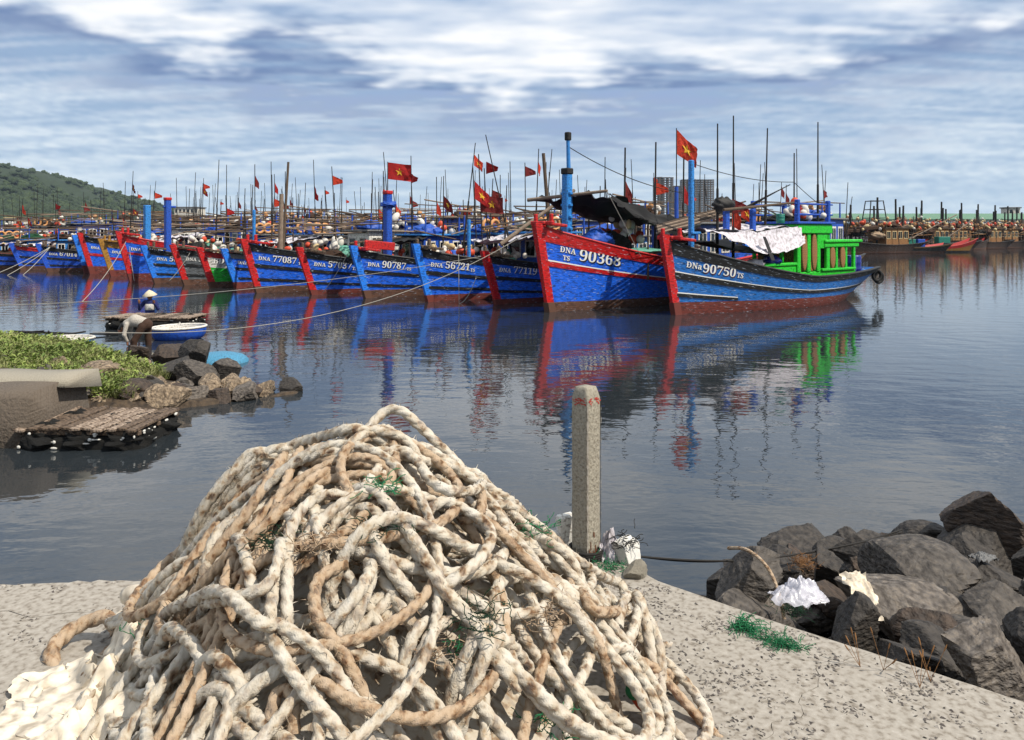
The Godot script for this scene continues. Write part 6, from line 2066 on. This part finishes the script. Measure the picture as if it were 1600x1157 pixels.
# ---------------------------------------------------------------- post, odds and ends on the quay
func build_post_and_bits() -> void:
	var p := thing("concrete_post", "square concrete mooring post with red paint near its top", "post", Vector3(0.385, QY - 0.02, -4.16), deg_to_rad(46.0))
	var nz := noise(66, 3.0, 4)
	var m := MB.new(true)
	var rings := []
	var hs := [0.0, 0.1, 0.2, 0.3, 0.395, 0.405, 0.5, 0.575, 0.585, 0.68, 0.78, 0.86, 0.90, 0.915]
	for k in hs.size():
		var h: float = hs[k]
		var s := 0.0555 if h < 0.88 else lerpf(0.0555, 0.040, (h - 0.86) / 0.055)
		if h == 0.395 or h == 0.575: s *= 0.975
		var ring := PackedVector3Array()
		for e in 4:
			var a := [Vector2(-1, 1), Vector2(1, 1), Vector2(1, -1), Vector2(-1, -1)]
			for q in 8:
				var f := q / 8.0
				var c: Vector2 = a[e].lerp(a[(e + 1) % 4], f)
				var rnd := 1.0 if q != 0 else 0.93
				var b := 0.002 * nz.get_noise_3d(c.x, c.y, h * 9.0)
				ring.append(Vector3(c.x * s * rnd + c.x * b, h, c.y * s * rnd + c.y * b))
		rings.append(ring)
	m.skin(rings, true, true)
	put("shaft", m.done(), M.post, p)
	# rough mortar fin along the cast edges
	rng.seed = 67
	var fin := MB.new(true)
	for e in [Vector2(1, 1), Vector2(-1, 1), Vector2(1, -1)]:
		var fr := []
		for i in 70:
			var h := 0.01 + 0.85 * i / 69.0
			var w := rng.randf_range(0.0015, 0.005)
			var c := Vector3(e.x * 0.0535, h, e.y * 0.0535)
			var o := Vector3(e.x, 0, e.y).normalized()
			var sd := o.cross(Vector3.UP) * w
			fr.append(PackedVector3Array([c - sd * 1.4, c + o * rng.randf_range(0.0, 0.005) - sd * 0.3, c + o * 0.002 + sd * 1.2]))
		fin.skin(fr, false)
	put("mortar_seam", fin.done(), M.concrete, p)
	# worn red paint below the top
	var red := MB.new()
	for side in 2:
		for k in 24:
			var x := rng.randf_range(-0.045, 0.045); var y := 0.845 + rng.randfn(0, 0.009)
			var w := rng.randf_range(0.004, 0.012); var h := rng.randf_range(0.002, 0.006)
			var f := 0.0572 + 0.0002 * (k % 7)
			var q := [Vector2(x - w, y), Vector2(x - w * 0.2, y + h), Vector2(x + w, y + h * 0.3), Vector2(x + w * 0.4, y - h)]
			var v := []
			for c in q: v.append(Vector3(c.x, c.y, f) if side == 0 else Vector3(-f, c.y, c.x))
			red.quad(v[0], v[1], v[2], v[3])
	put("red_paint", red.done(), mat(Color(0.62, 0.20, 0.16), 0.9), p)
	var rust := MB.new()
	for k in 60:
		var x := rng.randf_range(-0.052, 0.04); var y := absf(rng.randfn(0, 0.05)) + 0.01
		var w := rng.randf_range(0.002, 0.006); var h := rng.randf_range(0.01, 0.035)
		var f := 0.0572 + 0.0002 * (k % 9)
		rust.quad(Vector3(x - w, y, f), Vector3(x - w * 0.5, y + h, f), Vector3(x + w * 0.6, y + h * 0.8, f), Vector3(x + w, y, f))
	put("rust_stain", rust.done(), mat(Color(0.36, 0.22, 0.13), 0.9), p)
	# the line made fast round its foot
	var turns := PackedVector3Array()
	for i in 40:
		var a := TAU * i / 13.0
		turns.append(Vector3(cos(a) * 0.088, 0.045 + i * 0.0009, sin(a) * 0.088))
	var tm := MB.new(true)
	tm.tube(turns, 0.008, 0.008, 6)
	put("rope_turns", tm.done(), M.line_dark, p)
	# debris round the foot
	var ws := thing("foam_slab", "broken white foam slab standing behind the post foot", "foam", Vector3(0.29, QY, -4.30), 0.3)
	part_box("slab", Vector3(0.10, 0.19, 0.05), Vector3(0, 0.09, 0), M.foam, ws, 0.012, Vector3(0.1, 0, 0.12))
	part_box("slab", Vector3(0.09, 0.11, 0.05), Vector3(-0.09, 0.05, 0.01), M.foam, ws, 0.012, Vector3(0.0, 0.2, -0.3))
	var cl := thing("white_rag", "white rag crumpled at the right of the post foot", "rag", Vector3(0.50, QY, -4.15))
	put("rag", crumple_mesh(0.08, 0.06, 0.14, 0.04, 147), M.tarp_white, cl)
	var fb := thing("netted_float", "white foam float wrapped in dark net beside the post", "float", Vector3(0.585, QY + 0.07, -4.13))
	put("float_body", rock_variant(3), M.foam, fb, Transform3D(Basis.from_scale(Vector3(0.085, 0.07, 0.08)), Vector3.ZERO))
	put("net_cover", twine_mesh(333, 46, Vector3(0.075, 0.08, 0.075), 0.002), M.line_dark, fb, Transform3D(Basis.IDENTITY, Vector3(0, 0.02, 0.02)))
	rock(Vector3(0.62, QY + 0.03, -3.93), Vector3(0.065, 0.045, 0.055), Vector3(0, 0.5, 0), 5, M.post, "small lump of broken concrete on the quay edge by the post")
	var gs := solo("net_scrap", twine_mesh(341, 70, Vector3(0.10, 0.04, 0.08)), M.twine_green, "wisp of green netting beside the post foot", "netting")
	gs.position = Vector3(0.50, QY, -4.05)
	var gr := solo("net_scrap", twine_mesh(342, 170, Vector3(0.12, 0.02, 0.05), 0.0014), M.twine_green, "ragged strip of green netting lying on bare concrete", "netting")
	gr.position = Vector3(1.10, QY, -3.30)
	gr.rotation.y = -0.6
	var gr2 := solo("net_scrap", twine_mesh(343, 130, Vector3(0.06, 0.04, 0.05), 0.0018), M.twine_green, "small knot of green netting on the concrete near the riprap", "netting")
	gr2.position = Vector3(1.00, QY, -3.42)
	# grit, shell and chaff trodden over the slab
	var chip := MB.new()
	chip.tri(Vector3(-1, 0.0, -0.5), Vector3(0.2, 0.35, 0.9), Vector3(1, 0, -0.2)); chip.tri(Vector3(-1, 0, -0.5), Vector3(-0.4, 0, 0.8), Vector3(0.2, 0.35, 0.9)); chip.tri(Vector3(-0.4, 0, 0.8), Vector3(1, 0, -0.2), Vector3(0.2, 0.35, 0.9))
	var cm := chip.done()
	var mm := MultiMesh.new()
	mm.transform_format = MultiMesh.TRANSFORM_3D
	mm.use_colors = true
	mm.mesh = cm
	var xs := []
	var pn := noise(68, 1.6, 4)
	while xs.size() < 5200:
		var x := rng.randf_range(-3.0, 2.2); var z := rng.randf_range(-4.2, -2.3)
		if x + 0.62 > 0 and -z - 3.95 > -0.87 * (x - 0.63) - 0.03: continue
		if z < -3.85 - 0.12 * (x + 2.4) and x < 0.4: continue
		var dens := clampf(pn.get_noise_2d(x * 2.2, z * 2.2) * 2.2 + (0.35 if x > 0.5 else -0.25), 0.02, 1)
		if rng.randf() > dens: continue
		var s := rng.randf_range(0.0025, 0.0085)
		var g := rng.randf()
		xs.append([Transform3D(Basis.from_euler(Vector3(rng.randfn(0, 0.3), rng.randf() * TAU, rng.randfn(0, 0.3))).scaled_local(Vector3(s * 1.5, s, s)), Vector3(x, QY + 0.001, z)), Color(0.06, 0.05, 0.045).lerp(Color(0.35, 0.32, 0.28), g * g)])
	mm.instance_count = xs.size()
	for k in xs.size():
		mm.set_instance_transform(k, xs[k][0]); mm.set_instance_color(k, xs[k][1])
	var o := MultiMeshInstance3D.new()
	o.name = "grit"
	o.multimesh = mm
	var gm := mat(Color.WHITE, 0.9)
	gm.vertex_color_use_as_albedo = true
	o.material_override = gm
	add_child(o)
	o.set_meta("kind", "stuff")
	tag(o, "dark grit and broken shell scattered over the concrete", "grit")
	# dry stalks growing at the edge
	for k in 4:
		var x: float = [1.36, 1.44, 1.52, 1.58, 1.66, 1.25, 1.47][k]
		var z: float = [-3.12, -3.10, -2.98, -3.02, -2.93, -2.98, -2.92][k]
		var g := thing("dry_grass", "tuft of dry straw-coloured grass at the quay edge", "grass", Vector3(x, QY, z), 0, "dry grass tufts at the quay edge")
		for q in 4:
			var a := rng.randf() * TAU
			var tip := Vector3(cos(a) * 0.05, rng.randf_range(0.05, 0.17), sin(a) * 0.05)
			pole("stalk", Vector3.ZERO, tip, 0.0011, M.g_tan, g)
			put("seed_head", ball, M.g_tan, g, Transform3D(Basis(Quaternion(Vector3.UP, tip.normalized())).scaled_local(Vector3(0.0028, 0.016, 0.0028)), tip))

func build_right_rocks() -> void:
	# the slope the stones lie on
	var nz := noise(69, 0.8, 4)
	var rows := []
	for i in 41:
		var row := PackedVector3Array()
		for j in 31:
			var x := lerpf(0.55, 9.0, i / 40.0); var z := lerpf(-2.0, -8.2, j / 30.0)
			var d := 0.5 * nz.get_noise_2d(x * 2, z * 2) * 0.2
			var y := minf(0.205 * (6.5 + z) - 0.10, 0.92) + d
			var toe := clampf((x - 0.55 - (-z - 3.9) * 0.33) * 1.2, -1.5, 0.0)
			row.append(Vector3(x, y + toe, z))
		rows.append(row)
	var m := MB.new(true)
	m.skin(rows, false)
	struct("shore_slope", m.done(), M.mud)
	# x, y, z, half width, half height, tone, turn, roll, label
	var big := [
		[3.84, 0.46, -6.5, 0.36, 0.30, 3, 0.25, -0.5, "pointed brown rock standing highest on the riprap"],
		[3.70, 0.26, -6.35, 0.46, 0.30, 0, 0.2, 0.2, "dark barnacled rock carrying the pointed one"],
		[2.63, 0.52, -5.20, 0.42, 0.23, 1, 0.1, 0.05, "broad flat grey slab in the middle of the riprap"],
		[2.28, 0.60, -4.62, 0.40, 0.16, 2, -0.4, -0.32, "long tilted slab with a sunlit top and rusty edge"],
		[1.50, 0.60, -4.95, 0.25, 0.21, 1, 0.7, 0.1, "rounded dark grey boulder with a rope lying over it"],
		[2.22, 0.42, -5.60, 0.16, 0.22, 0, 0.3, 0.4, "upright dark wedge of rock behind the white cloth"],
		[2.49, 0.16, -6.65, 0.42, 0.14, 0, 0.1, 0.04, "long low dark rock at the water under the mooring line"],
		[1.80, 0.68, -4.25, 0.18, 0.20, 0, 0.9, 0.5, "leaning dark rock beside the plastic bag"],
		[2.28, 0.60, -4.40, 0.17, 0.12, 3, 0.2, 0.0, "squared brown rock under the tilted slab"],
		[2.82, 0.62, -4.62, 0.24, 0.17, 1, -0.3, -0.2, "grey rock lying against the pale boulder"],
		[2.22, 0.80, -3.72, 0.27, 0.22, 2, 0.4, 0.1, "pale grey boulder nearest the quay edge"]]
	for k in big.size():
		var b = big[k]
		rock(Vector3(b[0], b[1], b[2]), Vector3(b[3], b[4], b[3] * 0.85) * 0.88, Vector3(0.1, b[6], b[7]), [7, 3, 4, 5, 6, 7, 8, 9, 1, 0, 2][k], M.rock[b[5]], b[8])
	var mid := [[3.26, 0.43, -5.38, 0.24, 0.17, 0], [2.15, 0.62, -4.10, 0.18, 0.10, 0], [4.02, 0.20, -6.40, 0.16, 0.15, 0], [3.30, 0.06, -6.95, 0.22, 0.13, 3], [3.55, 0.10, -6.9, 0.24, 0.15, 0], [2.95, 0.06, -6.9, 0.20, 0.12, 0], [2.03, 0.41, -5.24, 0.20, 0.10, 3], [2.62, 0.30, -6.00, 0.10, 0.10, 3], [1.94, 0.37, -5.60, 0.18, 0.14, 0], [2.03, 0.21, -6.19, 0.19, 0.10, 0], [1.95, 0.14, -6.41, 0.17, 0.12, 0], [3.07, 0.24, -6.20, 0.26, 0.14, 0], [2.40, 0.36, -5.40, 0.14, 0.12, 0], [1.45, 0.40, -5.40, 0.14, 0.15, 0], [2.55, 0.52, -4.75, 0.15, 0.12, 0], [3.53, 0.27, -6.02, 0.24, 0.18, 0], [4.15, 0.07, -6.9, 0.22, 0.15, 0], [1.96, 0.66, -3.98, 0.14, 0.10, 0], [2.32, 0.07, -6.65, 0.2, 0.1, 0], [3.05, 0.38, -5.60, 0.17, 0.11, 1], [3.41, 0.34, -5.77, 0.15, 0.10, 1], [2.68, 0.66, -4.15, 0.14, 0.13, 0], [3.10, 0.61, -4.60, 0.2, 0.19, 1], [3.82, 0.41, -5.72, 0.23, 0.21, 0], [2.75, 0.78, -3.80, 0.22, 0.19, 1], [4.51, 0.14, -6.59, 0.19, 0.15, 0], [2.75, 0.30, -6.3, 0.22, 0.12, 0], [1.75, 0.25, -5.95, 0.14, 0.1, 0], [3.4, 0.62, -4.7, 0.24, 0.2, 0], [3.9, 0.5, -5.2, 0.26, 0.2, 1], [4.4, 0.4, -5.7, 0.25, 0.2, 0], [4.9, 0.2, -6.3, 0.25, 0.2, 0], [3.3, 0.8, -3.9, 0.26, 0.2, 1], [4.0, 0.75, -4.4, 0.25, 0.2, 0]]
	rng.seed = 75
	for k in mid.size():
		var b = mid[k]
		rock(Vector3(b[0], b[1], b[2]), Vector3(b[3], b[4], b[3] * rng.randf_range(0.7, 1.0)) * 1.05, Vector3(rng.randfn(0, 0.25), rng.randf() * TAU, rng.randfn(0, 0.25)), k, M.rock[b[5]], "dark angular rock in the riprap beside the quay", "middling rocks of the riprap")
	# flat slabs tumbled over one another
	for k in 60:
		var z := rng.randf_range(-6.7, -4.0)
		var x := rng.randf_range(1.35 + (-z - 4.4) * 0.22, 4.4)
		var s := rng.randf_range(0.12, 0.26)
		rock(Vector3(x, minf(0.205 * (6.5 + z), 0.9) + rng.randf_range(0.02, 0.14), z), Vector3(s * 1.3, s * 0.42, s * 0.9), Vector3(rng.randfn(0, 0.35), rng.randf() * TAU, rng.randfn(0, 0.35)), k, M.rock[[0, 1, 3, 0, 2, 1][k % 6]], "flat tilted slab of rock tumbled in the riprap", "flat slabs of the riprap")
	for k in 130:
		var x := rng.randf_range(1.0, 4.8); var z := rng.randf_range(-6.9, -3.2)
		if x < 0.78 + (z + 3.95) * -0.2 or (z > -3.95 - (x - 0.63) * -0.87 - 0.12): continue
		if x < 1.2 + (-z - 4.4) * 0.25: continue
		var y := minf(0.205 * (6.5 + z), 0.92)
		var s := rng.randf_range(0.04, 0.11)
		rock(Vector3(x, y - 0.02, z), Vector3(s * 1.3, s * 0.8, s), Vector3(rng.randf() * 3, rng.randf() * 3, 0), k, M.rock[[0, 0, 1, 3][k % 4]], "small rubble stone between the riprap rocks", "rubble stones of the riprap")
	# rubbish among them
	var bag := thing("plastic_bag", "clear white plastic bag crumpled against the quay edge", "bag", Vector3(1.45, 0.95, -4.05))
	var pl := mat(Color(0.86, 0.86, 0.90, 0.42), 0.25)
	pl.transparency = BaseMaterial3D.TRANSPARENCY_ALPHA
	put("film", crumple_mesh(0.13, 0.10, 0.07, 0.022, 141), pl, bag)
	put("film", crumple_mesh(0.10, 0.09, 0.085, 0.02, 145), pl, bag, Transform3D(Basis(Vector3.UP, 1.0), Vector3(0.03, 0.0, -0.02)))
	var rag := thing("white_cloth", "dirty white woven cloth hanging over a rock", "cloth", Vector3(2.02, 0.62, -4.62))
	put("cloth", cloth_mesh(Vector3(-0.09, 0.17, -0.10), Vector3(0.06, 0.17, -0.09), Vector3(0.10, -0.04, 0.11), Vector3(-0.01, 0.0, 0.13), -0.02, 0.035, 143, 20), M.sack, rag)
	var paper := thing("paper_scrap", "grey scrap of sheeting caught between rocks", "scrap", Vector3(3.15, 0.62, -5.35))
	put("sheet", crumple_mesh(0.09, 0.05, 0.03, 0.02, 146), M.g_grey, paper)
	for k in 3:
		var g := solo("weed_tuft", twine_mesh(360 + k, 120, Vector3(0.12, 0.07, 0.10), 0.0016), [M.g_tan, M.net_green, M.g_tan][k], ["straw-coloured weed draped over the wet rocks", "green weed growing between boulder and plastic bag", "pale dry weed hanging from the dark rocks by the water"][k], "weed")
		g.position = [Vector3(2.0, 0.50, -5.5), Vector3(1.62, 0.62, -4.6), Vector3(2.95, 0.36, -6.15)][k]
	# rope over the boulder
	var rp := PackedVector3Array([Vector3(1.38, 0.78, -5.1), Vector3(1.45, 0.83, -4.95), Vector3(1.52, 0.80, -4.80), Vector3(1.56, 0.70, -4.70), Vector3(1.58, 0.55, -4.64)])
	solo("rope_length", rope_mesh(rp, 0.011, 78, 40.0, 0.006), M.rope_tan, "thin brown rope hanging over the rounded boulder", "rope")

# ---------------------------------------------------------------- lines
func line(called: String, label: String, pts: Array, sag: float, r: float, m: Material, group := "") -> void:
	var path := PackedVector3Array()
	for s in pts.size() - 1:
		for i in 24:
			var f := i / 24.0
			var p: Vector3 = pts[s].lerp(pts[s + 1], f)
			path.append(p - Vector3(0, sag * 4.0 * f * (1.0 - f), 0))
	path.append(pts[-1])
	var b := MB.new(true)
	b.tube(path, r, r, 6)
	solo(called, b.done(), m, label, "line", group)

func build_mooring_lines() -> void:
	line("mooring_line", "long pale line from the bow numbered 77119 to the left shore", [Vector3(-1.15, 1.85, -30.6), Vector3(-20.5, 0.25, -27.0)], 0.45, 0.012, M.line)
	line("mooring_line", "slack pale line from the bow numbered 90368 to the grassy spit", [Vector3(0.75, 2.9, -27.6), Vector3(-9.6, 0.5, -18.3)], 1.05, 0.010, M.line)
	line("mooring_line", "line slanting from the tall red stem down to the water", [Vector3(-21.6, 2.3, -44.8), Vector3(-17.2, 0.0, -32.0)], 0.25, 0.016, M.line)
	for k in 3: line("mooring_line", "pale line from the bow numbered 67014 to the water", [Vector3(-31.2, 1.75, -54.0), Vector3(-31.5 - k * 0.7, 0.0, -51.5 + 0.5 * k)], 0.1, 0.022, M.line, "lines at the bow numbered 67014")
	line("hanging_line", "line hanging straight down beside the stem numbered 56721", [Vector3(-2.1, 1.9, -31.4), Vector3(-2.05, 0.0, -31.0)], 0.0, 0.014, M.line)
	line("hanging_line", "slack loop of line between the bows numbered 56721 and 77119", [Vector3(-1.4, 1.0, -31.2), Vector3(-2.05, 0.0, -31.0)], 0.22, 0.014, M.line)
	line("hanging_line", "line slanting across the bow numbered 57037", [Vector3(-6.9, 1.9, -33.7), Vector3(-8.2, 0.15, -34.6)], 0.1, 0.014, M.line)
	line("hanging_line", "short line dropping from the red-railed bow", [Vector3(-21.4, 1.9, -44.7), Vector3(-20.6, 0.1, -43.6)], 0.05, 0.014, M.line)
	line("hanging_line", "thin line drooping over the grey bow", [Vector3(-16.6, 1.7, -41.2), Vector3(-17.4, 0.3, -40.6)], 0.1, 0.014, M.line)
	line("masthead_line", "dark line from the masthead lamp back to the blue mast of its neighbour", [Vector3(1.97, 5.85, -28.5), Vector3(6.6, 4.3, -31.0)], 0.25, 0.016, M.line_dark)
	# doubled line from the post to the rocks
	for k in 2:
		line("shore_line", "dark doubled line stretched from the post foot to the riprap", [Vector3(0.45, QY + 0.05 + 0.015 * k, -4.12), Vector3(1.6, 0.62, -5.3 - 0.03 * k), Vector3(3.05, 0.45 + 0.02 * k, -6.25)], 0.02 + 0.02 * k, 0.006, M.line_dark, "doubled line from post to riprap")
